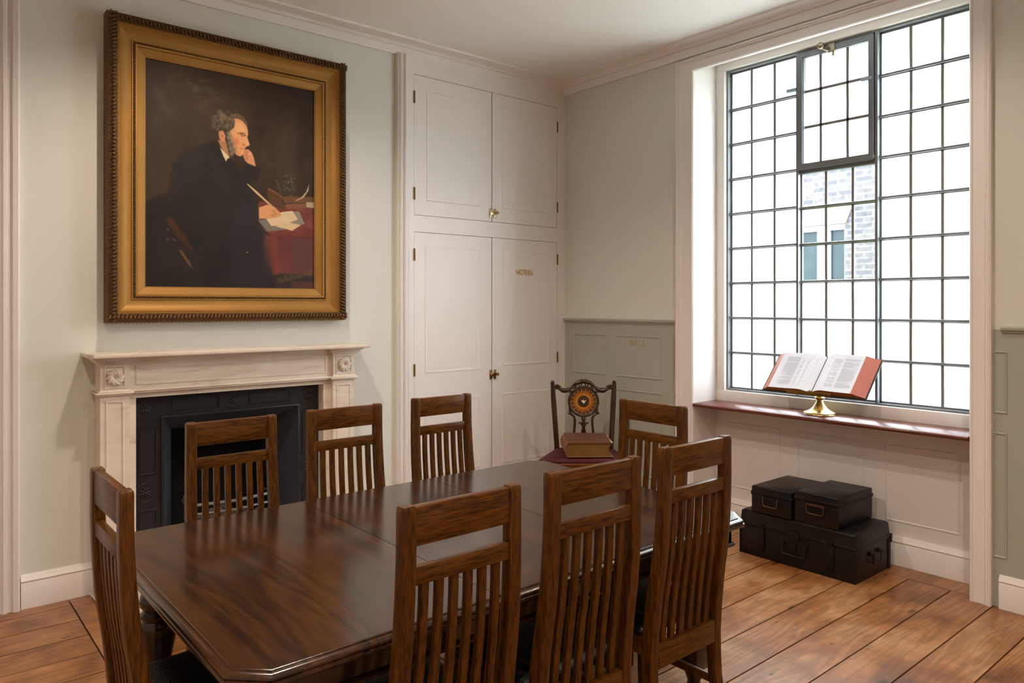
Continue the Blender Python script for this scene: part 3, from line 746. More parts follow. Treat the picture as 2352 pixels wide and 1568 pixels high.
for z in (0.22, 0.275, 0.33, 0.385): tube(bm, [(g0, 0.05, z), (0, -0.0, z), (g1, 0.05, z)], 0.008 if z < 0.38 else 0.011, 8)
for x in (g0, g1):
    tube(bm, [(x, 0.05, 0.0), (x, 0.05, 0.43)], 0.012); sphere(bm, (x, 0.05, 0.44), 0.018)
    tube(bm, [(x, 0.05, 0.385), (x*0.9, 0.22, 0.385)], 0.008)
box(bm, (g0, 0.03, 0.19), (g1, 0.24, 0.205))
obj('basket_bars', bm, plain('worn_steel_bars', (120, 116, 116), 0.4, metal=0.7), gr)
bm = B()
for k in range(70):
    x = random.uniform(g0+0.04, g1-0.04); y = random.uniform(0.07, 0.2); z = 0.22+random.uniform(0, 0.09)*(1-abs(x)/0.35)
    bmesh.ops.create_icosphere(bm, subdivisions=1, radius=random.uniform(0.018, 0.034), matrix=Matrix.Translation((x, y, z)) @ Matrix.Rotation(random.random()*3, 4, 'X'))
o = obj('coals', bm, M_ASH, gr, ang=10); o['kind'] = 'stuff'

# ------------------------------------------------------------------ framed portrait
pic = thing('framed_portrait', 'large oil portrait of a seated man writing, in a wide gilded frame', 'painting', (0.913, YA, 1.50))
fw, fh = 1.450, 1.730
def TP(a, b, c): return (a, -c, b)
bm = B()
prof = [(0.0, 0.0), (0.0, 0.075), (0.006, 0.090), (0.010, 0.092), (0.052, 0.092), (0.056, 0.084), (0.064, 0.086), (0.068, 0.080), (0.074, 0.074), (0.090, 0.064), (0.110, 0.056), (0.128, 0.054), (0.131, 0.060), (0.136, 0.060), (0.138, 0.054), (0.147, 0.054), (0.149, 0.062), (0.158, 0.062), (0.162, 0.052), (0.200, 0.040), (0.203, 0.036), (0.207, 0.036), (0.207, 0.02)]
rect_mould(bm, TP, 0, fw, 0, fh, prof); frm = obj('gilded_frame', bm, M_GOLD, pic, ang=18)
bm = B(); 
rect_mould(bm, TP, -0.001, fw+0.001, -0.001, fh+0.001, [(0, 0.0), (0, 0.076), (0.004, 0.089), (0.010, 0.096), (0.052, 0.096), (0.055, 0.086)])
step = 0.021
def border(fn, length):
    n = int(length/step); s = length/n
    for i in range(n):
        t = (i+0.5)*s
        tube(bm, [fn(t-0.008, 0.012, 0.094), fn(t-0.002, 0.026, 0.105), fn(t+0.008, 0.046, 0.098)], [0.004, 0.0085, 0.004], 5)
        sphere(bm, fn(t+0.009, 0.016, 0.098), 0.0052, u=6, v=4); sphere(bm, fn(t-0.009, 0.045, 0.098), 0.0045, u=6, v=4)
        sphere(bm, fn(t, 0.002, 0.055), 0.007, u=6, v=4)
border(lambda t, o, c: TP(t, o, c), fw); border(lambda t, o, c: TP(t, fh-o, c), fw)
border(lambda t, o, c: TP(o, t, c), fh); border(lambda t, o, c: TP(fw-o, t, c), fh)
obj('carved_border', bm, M_GOLD_D, frm, ang=50)
bm = B()
def beads(p, q):
    L = (Vector(q)-Vector(p)).length; n = int(L/0.0115)
    for i in range(n):
        c = Vector(p).lerp(Vector(q), (i+0.5)/n); bmesh.ops.create_icosphere(bm, subdivisions=1, radius=0.0052, matrix=Matrix.Translation(c))
e = 0.1425
beads(TP(e, e, 0.057), TP(fw-e, e, 0.057)); beads(TP(e, fh-e, 0.057), TP(fw-e, fh-e, 0.057)); beads(TP(e, e, 0.057), TP(e, fh-e, 0.057)); beads(TP(fw-e, e, 0.057), TP(fw-e, fh-e, 0.057))
obj('beaded_edge', bm, M_GOLD_D, frm, ang=60)

def portrait():
    import numpy as np
    NX, NY = 390, 490
    u, v = np.meshgrid(np.linspace(0, 1, NX), np.linspace(0, 1, NY)); rng = np.random.RandomState(3)
    asp = 1.316/1.037
    def noise(nx, ny, seed):
        r = np.random.RandomState(seed).rand(ny+2, nx+2); X = u*nx; Y = v*ny
        i = X.astype(int); j = Y.astype(int); fx = X-i; fy = Y-j; fx = fx*fx*(3-2*fx); fy = fy*fy*(3-2*fy)
        return (r[j, i]*(1-fx)+r[j, i+1]*fx)*(1-fy)+(r[j+1, i]*(1-fx)+r[j+1, i+1]*fx)*fy
    C = np.zeros((NY, NX, 3)); C[:] = (68, 52, 40)
    n = noise(6, 5, 1)*0.5+noise(14, 12, 2)*0.3+noise(40, 30, 4)*0.2
    C += ((n-0.5)*34)[..., None]*np.array((1, .82, .68))
    C += (noise(22, 3, 5)-0.5)[..., None]*10*np.clip((u-0.55)*3, 0, 1)[..., None]*np.array((1.2, .8, .8))
    C *= (0.86+0.22*np.exp(-((u-.35)**2+(v-.12)**2*1.5)/.05))[..., None]
    def mask(poly, soft):
        px = [p[0] for p in poly]; py = [p[1]*asp for p in poly]; Y = v*asp
        d = np.full(u.shape, 1e9); ins = np.zeros(u.shape, bool); k = len(poly)
        for i in range(k):
            x0, y0, x1, y1 = px[i], py[i], px[(i+1) % k], py[(i+1) % k]; dx, dy = x1-x0, y1-y0
            t = np.clip(((u-x0)*dx+(Y-y0)*dy)/(dx*dx+dy*dy+1e-12), 0, 1); d = np.minimum(d, np.hypot(u-x0-t*dx, Y-y0-t*dy))
            if abs(dy) > 1e-9:
                c = ((y0 > Y) != (y1 > Y)) & (u < (x1-x0)*(Y-y0)/(y1-y0)+x0); ins ^= c
        sd = np.where(ins, d, -d); t = np.clip(sd/soft+0.5, 0, 1); return t*t*(3-2*t)
    def paint(poly, col, soft=0.006, op=1.0, nz=0, ns=(30, 38)):
        nonlocal C
        m = (mask(poly, soft)*op)[..., None]; c = np.array(col, float)+np.zeros_like(C)
        if nz: c = c+((noise(ns[0], ns[1], len(poly)+int(col[0]))-0.5)*nz)[..., None]
        C = C*(1-m)+c*m
    def dab(x, y, r, col, op=1.0, sx=1.0):
        nonlocal C
        d = np.hypot((u-x)/sx, (v-y)*asp)/r; m = (np.exp(-d**2*1.2)*op)[..., None]; C = C*(1-m)+np.array(col)*m
    paint([(.0347,.1109),(.08,.1231),(.1485,.2287),(.1254,.2508),(.0685,.1824)], (84,70,58), .05, .5)
    for i in range(26): dab(rng.uniform(.22,.42), rng.uniform(.05,.17), rng.uniform(.006,.02), (104,86,72), .30, 1.8)
    paint([(0,.66),(.14,.60),(.14,.64),(0,.69)], (78,48,30), .05, .5)
    paint([(.6114,.6178),(.649,.5821),(.9923,.5927),(1.0,.7386),(.7281,.7447),(.6866,.7257),(.622,.6725)], (116,58,48), .01, 1, 24)
    paint([(.6654,.7432),(.7416,.7394),(1.0,.7386),(1.0,.93),(.783,.924),(.7416,.9331),(.6818,.8678)], (104,54,48), .02, 1, 30, (9, 4))
    paint([(.7088,.7515),(.7551,.7492),(.7695,.9324),(.7252,.9331)], (122,58,44), .02, .8)
    paint([(.84,.75),(.9923,.745),(.9923,.92),(.86,.91)], (92,58,60), .03, .7)
    paint([(.7416,.93),(1.0,.94),(1.0,1.0),(.7416,1.0)], (52,44,38), .02, .9)
    for i in range(16): paint([(.76+i*.014,.945+.012*((i*7)%3)-.003*i),(.768+i*.014,.945-.003*i),(.770+i*.014,.975-.003*i),(.762+i*.014,.975-.003*i)], (112,94,50), .006, .6)
    paint([(.85,.965),(1.0,.965),(1.0,1.0),(.85,1.0)], (104,54,50), .02, .7)
    body = [(.3761,.3222),(.3028,.3465),(.2073,.386),(.1553,.4362),(.1369,.4992),(.1283,.5767),(.0,.6277),(.0,1.01),(.7416,1.01),(.7088,.9293),(.6596,.8473),(.6702,.753),(.6326,.6725),(.6442,.6611),(.6384,.5995),(.6066,.5395),(.5796,.5106),(.6326,.4757),(.6442,.4225),(.6066,.4119),(.567,.4035),(.5333,.4476),(.4966,.4103),(.4513,.3944),(.4127,.3442)]
    paint(body, (42,36,34), .03, 1, 10, (8, 9))
    paint([(.5275,.5661),(.6596,.6603),(.6818,.753),(.7194,.8663),(.72,1.0),(.5,1.0),(.45,.72)], (50,42,44), .07, .6)
    paint([(.37,.40),(.46,.46),(.50,.56),(.42,.55),(.36,.48)], (50,42,42), .07, .5)
    paint([(.1032,.6938),(.1369,.6854),(.2073,.7652),(.2594,.8313),(.2449,.8313),(.1716,.7766)], (84,52,32), .02, .7)
    paint([(.1784,.8343),(.1929,.8336),(.2353,.8807),(.2546,.9157),(.2305,.8967)], (128,88,50), .014, .8)
    for x, y in ((.12,.745),(.118,.79),(.155,.79)): dab(x, y, .006, (140,104,74), .8)
    paint([(.3954,.3161),(.4407,.3108),(.4561,.3594),(.4638,.3891),(.4253,.3632)], (168,118,80), .008)
    paint([(.4079,.3488),(.4359,.3678),(.4658,.3891),(.4513,.3982),(.4436,.4111),(.4253,.383)], (214,192,152), .006)
    for i in range(110):
        a = rng.uniform(0, 6.28); q = rng.uniform(.2, 1.12)
        dab(.437+.07*q*math.cos(a), .226+.045*q*math.sin(a), rng.uniform(.004, .013), np.array((112,98,78))*rng.uniform(.75,1.3), .6)
    face = [(.4918,.2036),(.5178,.2021),(.5429,.209),(.5641,.2272),(.5747,.2508),(.5747,.2713),(.5699,.2842),(.5776,.2994),(.5853,.3169),(.5776,.3245),(.5641,.3275),(.5564,.3389),(.5516,.3518),(.5458,.3685),(.5275,.3784),(.5072,.3746),(.4889,.3564),(.4793,.3267),(.4658,.2979),(.4658,.2675),(.4889,.2485),(.4966,.2272)]
    paint(face, (222,158,108), .008)
    paint([(.50,.215),(.54,.222),(.56,.25),(.55,.262),(.50,.262)], (236,178,126), .02, .7)
    paint([(.4918,.3009),(.5178,.2979),(.5227,.3222),(.5024,.3283)], (206,118,84), .02, .7)
    paint([(.552,.285),(.566,.287),(.58,.316),(.568,.320),(.558,.306)], (230,168,116), .008, .8)
    paint([(.47,.28),(.50,.30),(.512,.35),(.53,.372),(.505,.372),(.485,.355),(.478,.325)], (176,112,78), .02, .55)
    paint([(.5072,.2705),(.541,.2636),(.5593,.270),(.5333,.2751)], (104,78,54), .006, .8)
    paint([(.5275,.2776),(.5535,.2768),(.541,.284)], (84,60,46), .006, .8)
    paint([(.5178,.3376),(.5516,.3397),(.5352,.342)], (140,72,56), .005, .9)
    dab(.548, .322, .007, (128,70,50), .7); dab(.556,.276,.005,(50,36,30),.9); dab(.53,.345,.012,(206,140,100),.6); dab(.545,.36,.012,(226,164,116),.6)
    paint([(.4716,.19),(.5072,.1771),(.5429,.1847),(.567,.2105),(.5747,.234),(.5535,.212),(.5227,.2021),(.4889,.1998)], (124,104,76), .01, .7)
    for i in range(40):
        t = rng.rand(); dab(.456+.03*t+rng.uniform(-.012,.012), .27+.105*t, rng.uniform(.007,.013), np.array((118,106,88))*rng.uniform(.75,1.35), .65)
    paint([(.4012,.2758),(.4253,.2682),(.4407,.291),(.4359,.3153),(.4185,.3214),(.4031,.3032)], (206,138,98), .007)
    dab(.422, .294, .008, (150,90,62), .7)
    fist = [(.5487,.3457),(.5747,.3389),(.5959,.3511),(.6095,.3746),(.622,.4187),(.5959,.421),(.5718,.4065),(.5535,.3921),(.5458,.3723)]
    paint(fist, (208,146,104), .008)
    for y in (.355, .370, .385): dab(.565, y, .008, (150,92,66), .6, 1.6)
    dab(.585, .36, .010, (232,172,126), .7)
    paint([(.567,.4055),(.622,.4171),(.649,.4316),(.6326,.4795),(.567,.5015),(.5535,.4514)], (44,38,34), .01)
    paint([(.6924,.5144),(.7223,.5198),(.7637,.5403),(.7859,.5509),(.8023,.6132),(.7743,.6109),(.7088,.5904),(.6924,.554)], (88,60,42), .008)
    paint([(.7859,.5509),(.8255,.5441),(1.0,.5357),(1.0,.5661),(.8023,.5798)], (106,74,46), .008)
    paint([(.8081,.5836),(.946,.5714),(.9431,.5957),(.8197,.6056)], (126,86,54), .006)
    paint([(.70,.512),(.7637,.5363),(.79,.548),(.786,.552),(.7637,.542),(.70,.518)], (140,92,48), .004)
    paint([(.946,.5653),(1.0,.5616),(1.0,.5919),(.946,.5912)], (170,152,122), .005)
    paint([(.8197,.4422),(.8361,.4324),(.8476,.478),(.8679,.4977),(.8766,.5296),(.8476,.5426),(.8081,.541),(.8023,.4924)], (62,56,46), .008)
    for i in range(40): dab(rng.uniform(.80,.88), rng.uniform(.44,.545), rng.uniform(.002,.005), (134,118,88), .7)
    paint([(.74,.466),(.76,.472),(.79,.54),(.78,.543)], (94,70,54), .004, .6)
    paint([(.6355,.6717),(.6982,.6641),(.8197,.693),(.8081,.7105),(.6924,.7249)], (122,112,102), .005)
    paint([(.8534,.6163),(.8997,.6155),(.9373,.6763),(.8824,.6831),(.8312,.6755)], (138,128,116), .005)
    paint([(.6866,.6649),(.783,.6254),(.8534,.6147),(.891,.655),(.8312,.6755),(.7194,.6968)], (216,188,148), .004)
    paint([(.7358,.6953),(.8312,.6733),(.9113,.6816),(.8534,.7128)], (212,184,140), .004)
    for i in range(5): paint([(.80+.008*i,.632+.008*i),(.855+.006*i,.627+.008*i),(.856+.006*i,.629+.008*i),(.801+.008*i,.634+.008*i)], (168,144,112), .003, .5)
    rh = [(.6413,.6117),(.6924,.5957),(.7358,.6011),(.7695,.6239),(.7859,.6398),(.758,.6543),(.7001,.6619),(.6413,.6657)]
    paint(rh, (214,152,104), .006)
    for x, y in ((.735,.622),(.745,.635),(.73,.645)): dab(x, y, .008, (160,100,66), .5, 2)
    paint([(.567,.5061),(.5718,.503),(.6326,.5372),(.7252,.5973),(.7165,.6026),(.6278,.5486)], (196,164,118), .004)
    paint([(.8679,.5646),(.9113,.5441),(.946,.5129),(.9662,.4726),(.9605,.5076),(.9286,.5448),(.8824,.5631)], (180,150,118), .003)
    dab(.57, .83, .005, (200,150,90), .9)
    C = np.clip(C*0.98+((noise(120, 150, 9)-.5)*5)[..., None], 0, 255)/255.0
    L = np.where(C <= .04045, C/12.92, ((C+.055)/1.055)**2.4)
    W_, H_ = 1.450-2*0.205, 1.730-2*0.205
    co = np.stack([0.205+u*W_, np.full_like(u, -0.028), 0.205+(1-v)*H_], -1).reshape(-1, 3)
    idx = (np.arange(NY-1)[:, None]*NX+np.arange(NX-1)[None, :]).ravel()
    fc = np.stack([idx, idx+NX, idx+NX+1, idx+1], -1)
    me = bpy.data.meshes.new('canvas'); me.vertices.add(NX*NY); me.vertices.foreach_set('co', co.ravel())
    me.loops.add(fc.size); me.loops.foreach_set('vertex_index', fc.ravel().astype('int32'))
    me.polygons.add(len(fc)); me.polygons.foreach_set('loop_start', (np.arange(len(fc))*4).astype('int32'))
    me.update(calc_edges=True)
    a = me.attributes.new('paint', 'FLOAT_COLOR', 'POINT'); a.data.foreach_set('color', np.concatenate([L.reshape(-1, 3), np.ones((NX*NY, 1))], 1).astype('float32').ravel())
    m, n, b = newmat('oil_paint_on_canvas'); at = nd(n, 'ShaderNodeAttribute'); at.attribute_name = 'paint'
    n.links.new(at.outputs['Color'], b.inputs['Base Color']); b.inputs['Roughness'].default_value = 0.5; b.inputs['Specular IOR Level'].default_value = 0.2
    tc = nd(n, 'ShaderNodeTexCoord'); no = nd(n, 'ShaderNodeTexNoise'); no.inputs['Scale'].default_value = 160
    n.links.new(tc.outputs['Object'], no.inputs['Vector']); bp = nd(n, 'ShaderNodeBump'); bp.inputs['Strength'].default_value = 0.1; bp.inputs['Distance'].default_value = 0.003
    n.links.new(no.outputs[0], bp.inputs['Height']); n.links.new(bp.outputs[0], b.inputs['Normal'])
    me.materials.append(m); o = bpy.data.objects.new('canvas', me); COL.objects.link(o); o.parent = pic
    return o
portrait()

# ------------------------------------------------------------------ dining table
tab = thing('dining_table', 'long dark polished dining table with clipped corners', 'table', (1.65, 2.325, 0))
tx0, tx1, ty0, ty1, TT = 0.595-1.65, 2.806-1.65, 1.679-2.325, 3.110-2.325, 0.735
def octo(o, ch=0.085):
    a, b, c, d = tx0+o, tx1-o, ty0+o, ty1-o; k = ch-o*0.586; e = -0.075   # the far end is not quite square
    return [(a+k, c), (b-k+e, c), (b+e, c+k), (b, d-k), (b-k, d), (a+k, d), (a, d-k), (a, c+k)]
def topmesh():
    bm = B(); rings = []
    for o, z in ((0.030, TT), (0.026, TT-0.001), (0.025, TT-0.004), (0.018, TT-0.004), (0.010, TT-0.006), (0.005, TT-0.010), (0.004, TT-0.015), (0.006, TT-0.019), (0.001, TT-0.021), (0.0, TT-0.028), (0.003, TT-0.034), (0.02, TT-0.036)):
        rings.append([(x, y, z) for x, y in octo(o)])
    loft(bm, rings, cap=False)
    lo = [bm.verts.new((x, y, TT-0.036)) for x, y in octo(0.02)]; bm.faces.new(lo)
    return bm
tp = obj('table_top', topmesh(), M_TABLE, tab, ang=25)
# three leaves with fine joints
lx = (1.385-1.65, 2.05-1.65); segs = [(tx0+0.03, lx[0]-0.0012), (lx[0]+0.0012, lx[1]-0.0012), (lx[1]+0.0012, tx1-0.03)]
oc = octo(0.030); kc = 0.085-0.030*0.586
for i, (a, b) in enumerate(segs):
    bm = B(); c, d = ty0+0.03, ty1-0.03
    if i == 0: pts = [(a+kc, c), (b, c), (b, d), (a+kc, d), (a, d-kc), (a, c+kc)]
    elif i == 1: pts = [(a, c), (b, c), (b, d), (a, d)]
    else: pts = [(a, c), (b-kc-0.075, c), (b-0.075, c+kc), (b, d-kc), (b-kc, d), (a, d)]
    prism(bm, pts, lambda u, v, t: (u, v, t), TT-0.012, TT+0.0005); obj('table_leaf', bm, M_TABLE, tab, smooth=False)
bm = B()
ax0, ax1, ay0, ay1 = tx0+0.075, tx1-0.14, ty0+0.075, ty1-0.075
for a, b in (((ax0, ay0, 0.600), (ax1, ay0+0.025, TT-0.036)), ((ax0, ay1-0.025, 0.600), (ax1, ay1, TT-0.036)), ((ax0, ay0, 0.600), (ax0+0.025, ay1, TT-0.036)), ((ax1-0.025, ay0, 0.600), (ax1, ay1, TT-0.036))): box(bm, a, b, 0.002)
rect_mould(bm, lambda a, b, c: (a, b, 0.600+c), ax0-0.004, ax1+0.004, ay0-0.004, ay1+0.004, [(0, 0.0), (-0.006, 0.004), (-0.006, 0.012), (0.0, 0.018)])
obj('apron', bm, M_TABLE_D, tab, ang=30)
legp = [(0.022, 0.0), (0.030, 0.02), (0.026, 0.035), (0.036, 0.06), (0.042, 0.085), (0.036, 0.10)]
legq = [(0.040, 0.215), (0.030, 0.225), (0.042, 0.235), (0.034, 0.25), (0.036, 0.28), (0.046, 0.33), (0.056, 0.38), (0.062, 0.42), (0.063, 0.45), (0.055, 0.465), (0.062, 0.475), (0.063, 0.485), (0.055, 0.495), (0.050, 0.50), (0.063, 0.515), (0.066, 0.535), (0.060, 0.555), (0.045, 0.568), (0.050, 0.575), (0.042, 0.59)]
legs = B()
lathe(legs, legp, seg=28); lathe(legs, legq, seg=28); box(legs, (-0.050, -0.050, 0.095), (0.050, 0.050, 0.22), 0.005); box(legs, (-0.062, -0.062, 0.585), (0.062, 0.062, 0.69), 0.004)
fixn(legs); lm = bpy.data.meshes.new('table_leg'); legs.to_mesh(lm); legs.free(); lm.materials.append(M_TABLE_D)
for p in lm.polygons: p.use_smooth = True
lm.set_sharp_from_angle(angle=math.radians(40))
for x in (ax0+0.075, ax1-0.10):
    for y in (ay0+0.115, ay1-0.155):
        o = bpy.data.objects.new('table_leg', lm); COL.objects.link(o); o.parent = tab; o.location = (x, y, 0)

# ------------------------------------------------------------------ slat-back dining chairs
CW = 0.390
def off(z):
    K = ((0, 0.0), (0.12, 0.036), (0.22, 0.050), (0.34, 0.054), (0.42, 0.050), (0.5, 0.043), (0.6, 0.032), (0.68, 0.019), (0.76, 0.010), (0.84, 0.004), (0.95, 0.0), (1.12, 0.0))
    for (a, b), (c, d) in zip(K[:-1], K[1:]):
        if z <= c: t = (z-a)/(c-a); return b+(d-b)*t
    return 0.0
def make_chair(loc, rz, label, sx):
    t = thing('dining_chair', label, 'chair', loc, rz, 'slat-back oak chairs round the dining table')
    t.scale = (sx, 1, 1)
    for s in (-1, 1):
        bm = B(); rings = []
        zs = [0, 0.06, 0.12, 0.2, 0.28, 0.36, 0.44, 0.5, 0.56, 0.62, 0.68, 0.74, 0.8, 0.88, 0.96, 1.04, 1.095, 1.105, 1.11]
        for z in zs:
            w = 0.042 if z > 0.3 else 0.036+0.006*z/0.3; d = 0.036+0.010*max(0, min(1, (1.0-z)/0.5)) if z > 0.3 else 0.040
            xx = s*(CW/2-0.021+0.010*max(0, min(1, (1.0-z)/0.6))); y = off(z)+d/2
            k = 0.0 if z < 1.10 else (0.0008 if z < 1.108 else 0.004)
            rings.append([(xx+px*(1-k/0.021), y+py*(1-k/0.02), z) for px, py in rrect(w, d, 0.0045, 2)])
        loft(bm, rings); obj('back_post', bm, M_CHAIR_V, t, ang=30)
    iw = CW/2-0.040
    bm = B(); box(bm, (-iw, 0.004, 1.009), (iw, 0.030, 1.107), 0.004); obj('top_rail', bm, M_CHAIR_H, t, ang=35)
    bm = B(); box(bm, (-iw, 0.006, 0.912), (iw, 0.030, 0.958), 0.003); obj('middle_rail', bm, M_CHAIR_H, t, ang=35)
    iw2 = iw+0.008
    bm = B(); box(bm, (-iw2, 0.052, 0.326), (iw2, 0.080, 0.409), 0.003); obj('lower_rail', bm, M_CHAIR_H, t, ang=35)
    for k in range(6):
        x0 = (k-2.5)*(2*iw/6.55); x1 = (k-2.5)*(2*iw2/6.55)
        bm = B(); rings = []
        for z in [0.40, 0.45, 0.5, 0.56, 0.62, 0.68, 0.74, 0.8, 0.86, 0.916]:
            tt_ = (z-0.38)/0.522; x = x1+(x0-x1)*tt_; y = off(z)+0.020-0.010*math.sin(PI*min(1, max(0, (z-0.38)/0.52)))*0+0.002
            rings.append([(x+px, y+py, z) for px, py in rrect(0.024, 0.020, 0.003, 1)])
        loft(bm, rings); obj('slat', bm, M_CHAIR_V, t, ang=40)
    # seat frame, black leather seat, front legs, stretchers
    bm = B(); D = 0.46; f = 0.012
    def sp(y, w): return w
    for a, b in (((-CW/2-0.028, D-0.03, 0.375), (CW/2+0.028, D, 0.435)),): box(bm, a, b, 0.004)
    for s in (-1, 1):
        pts = [(s*(CW/2+0.004), 0.075), (s*(CW/2+0.028), D-0.005), (s*(CW/2+0.004), D-0.005), (s*(CW/2-0.020), 0.075)]
        prism(bm, pts, lambda u, v, q: (u, v, q), 0.375, 0.437)
    obj('seat_frame', bm, M_CHAIR_H, t, ang=30)
    bm = B(); rings = []
    base = [(-CW/2-0.006, 0.085), (CW/2+0.006, 0.085), (CW/2+0.030, D+0.008), (-CW/2-0.030, D+0.008)]
    def seatring(o, z, n=8):
        out = []; c = (0, 0.27)
        P = [(x*(1-o/0.2), c[1]+(y-c[1])*(1-o/0.19)) for x, y in base]
        for i in range(4):
            a = P[i-1]; b = P[i]; d = P[(i+1) % 4]; r = 0.03
            va = Vector((a[0]-b[0], a[1]-b[1])).normalized()*r; vd = Vector((d[0]-b[0], d[1]-b[1])).normalized()*r
            for q in (0, .33, .66, 1):
                out.append((b[0]+va.x*(1-q)**2+vd.x*q**2, b[1]+va.y*(1-q)**2+vd.y*q**2, z))
        return out
    for o, z in ((0.006, 0.437), (0.0, 0.444), (0.001, 0.455), (0.008, 0.466), (0.024, 0.475), (0.06, 0.481), (0.12, 0.484)): rings.append(seatring(o, z))
    loft(bm, rings); obj('seat', bm, M_LEATHER, t, ang=60)
    for s in (-1, 1):
        bm = B(); rings = []
        for z in (0, 0.1, 0.3, 0.437):
            w = 0.028+0.014*z/0.437; rings.append([(s*(CW/2+0.004)+px, D-0.024+py, z) for px, py in rrect(w, w, 0.004, 1)])
        loft(bm, rings); obj('front_leg', bm, M_CHAIR_V, t, ang=40)
        bm = B(); a = (s*(CW/2-0.008), 0.06, 0.17); b = (s*(CW/2+0.002), D-0.03, 0.17); box(bm, (a[0]-0.009, a[1], 0.155), (a[0]+0.009, b[1], 0.185), 0.003); obj('stretcher', bm, M_CHAIR_V, t, ang=40)
    return t
near_y = 'back turned'
ch = [((1.130, 1.525, 0), 0.0, 'slat-back oak chair nearest the camera, its back turned, left of the near three', 0.968),
      ((1.660, 1.558, 0), 0.0, 'slat-back oak chair with its back turned, middle of the near three', 1.03),
      ((2.217, 1.588, 0), 0.0, 'slat-back oak chair with its back turned, nearest the tin trunks', 1.02),
      ((1.128, 3.232, 0), PI, 'slat-back oak chair standing in front of the black fireplace opening', 0.985),
      ((1.676, 3.260, 0), PI, 'slat-back oak chair in front of the right pilaster of the chimneypiece', 1.005),
      ((2.278, 3.313, 0), PI, 'slat-back oak chair standing before the white cupboard doors', 0.965),
      ((2.948, 2.386, 0), PI/2, 'slat-back oak chair at the far table end beside the carved hall chair', 1.06),
      ((0.458, 2.332, 0), -PI/2, 'slat-back oak chair seen side-on at the left end of the table', 0.99)]
c0_ = make_chair(*ch[0])
for l, r, lb, sx in ch[1:]: copy_tree(c0_, l, r, lb, sx)

# ------------------------------------------------------------------ carved hall chair in the corner
CF = Vector((math.cos(YAW), math.sin(YAW))); CR = Vector((math.sin(YAW), -math.cos(YAW)))
hp = (4.075, 3.985, 0.0)
hc = thing('carved_hall_chair', 'ornate carved hall chair with sunburst medallion back and maroon velvet seat in the corner', 'chair', hp, math.atan2(-CR.y, -CR.x)+PI)
# local: +x to the right as seen by the camera, +y away from it (into the corner)
def curve_pts(pts, n=8):
    """Catmull-Rom through points"""
    P = [Vector(p) for p in pts]; P = [P[0]*2-P[1]]+P+[P[-1]*2-P[-2]]; out = []
    for i in range(1, len(P)-2):
        for j in range(n):
            t = j/n; out.append(0.5*((2*P[i])+(-P[i-1]+P[i+1])*t+(2*P[i-1]-5*P[i]+4*P[i+1]-P[i+2])*t*t+(-P[i-1]+3*P[i]-3*P[i+1]+P[i+2])*t**3))
    out.append(P[-2]); return out
SZ = 0.50
for s in (-1, 1):
    bm = B(); rings = []
    for z, x, y in ((0, 0.200, 0.10), (0.25, 0.203, 0.035), (0.46, 0.206, 0.0), (0.52, 0.208, 0.0), (0.70, 0.220, 0.012), (0.88, 0.232, 0.026), (1.0, 0.238, 0.034)):
        w = 0.036 if z > 0.5 else 0.04; rings.append([(s*x+px, y+py, z) for px, py in rrect(w*(1.1 if z < 0.9 else 0.85), 0.032, 0.006, 2)])
    loft(bm, rings); sphere(bm, (s*0.238, 0.034, 1.003), 0.015, 1, 1, 0.9)
    obj('back_post', bm, M_CARVED, hc, ang=50)
bm = B()
for s in (-1, 1):
    p = curve_pts([(s*0.222, 0.032, 0.962), (s*0.19, 0.030, 0.955), (s*0.15, 0.030, 0.938), (s*0.105, 0.030, 0.952), (s*0.06, 0.030, 0.992), (0, 0.030, 1.012)])
    tube(bm, p, [0.015+0.004*math.sin(6*i) for i in range(len(p))], 8)
    for i, (x, z, r) in enumerate(((0.205, 0.978, 0.012), (0.188, 0.972, 0.011), (0.10, 0.935, 0.010), (0.118, 0.93, 0.008), (0.082, 0.962, 0.009))): sphere(bm, (s*x, 0.022, z), r, 1.2, 0.8, 0.9)
obj('crest_rail', bm, M_CARVED, hc, ang=60)
bm = B(); mz = 0.855
tube(bm, [(0.111*math.cos(a), 0.024, mz+0.111*math.sin(a)) for a in [2*PI*i/40 for i in range(40)]], 0.011, 10, True)
for i in range(44):
    a = 2*PI*i/44; sphere(bm, (0.116*math.cos(a), 0.018, mz+0.116*math.sin(a)), 0.006, u=6, v=5)
for s in (-1, 1):
    tube(bm, curve_pts([(s*0.095, 0.026, mz+0.06), (s*0.108, 0.026, mz+0.085), (s*0.118, 0.026, mz+0.10)]), 0.007, 6)
    tube(bm, curve_pts([(s*0.105, 0.026, mz-0.045), (s*0.10, 0.026, mz-0.09), (s*0.072, 0.024, mz-0.12), (s*0.068, 0.022, mz-0.17), (s*0.075, 0.02, mz-0.26), (s*0.070, 0.018, mz-0.34)]), 0.010, 8)
    sphere(bm, (s*0.112, 0.02, mz-0.09), 0.010); sphere(bm, (s*0.03, 0.02, mz-0.165), 0.009)
    tube(bm, curve_pts([(s*0.075, 0.026, mz+0.085), (s*0.05, 0.026, mz+0.135), (s*0.02, 0.026, mz+0.112), (s*0.012, 0.026, mz+0.15)]), 0.0055, 6)
    tube(bm, curve_pts([(s*0.02, 0.026, mz+0.112), (s*0.045, 0.026, mz+0.10), (s*0.062, 0.026, mz+0.13)]), 0.0045, 6)
lathe(bm, [(0.006, -0.35), (0.012, -0.30), (0.022, -0.24), (0.012, -0.20), (0.024, -0.175), (0.012, -0.15), (0.020, -0.13), (0.008, -0.11)], (0, 0.022, mz), 14)
obj('medallion_frame', bm, M_CARVED, hc, ang=60)
bm = B(); fn = lambda x, y, h: (x, 0.026-h, mz+y)
lathe(bm, [(0.098, -0.006), (0.098, 0.0), (0.0001, 0.001)], fn=fn, seg=40)
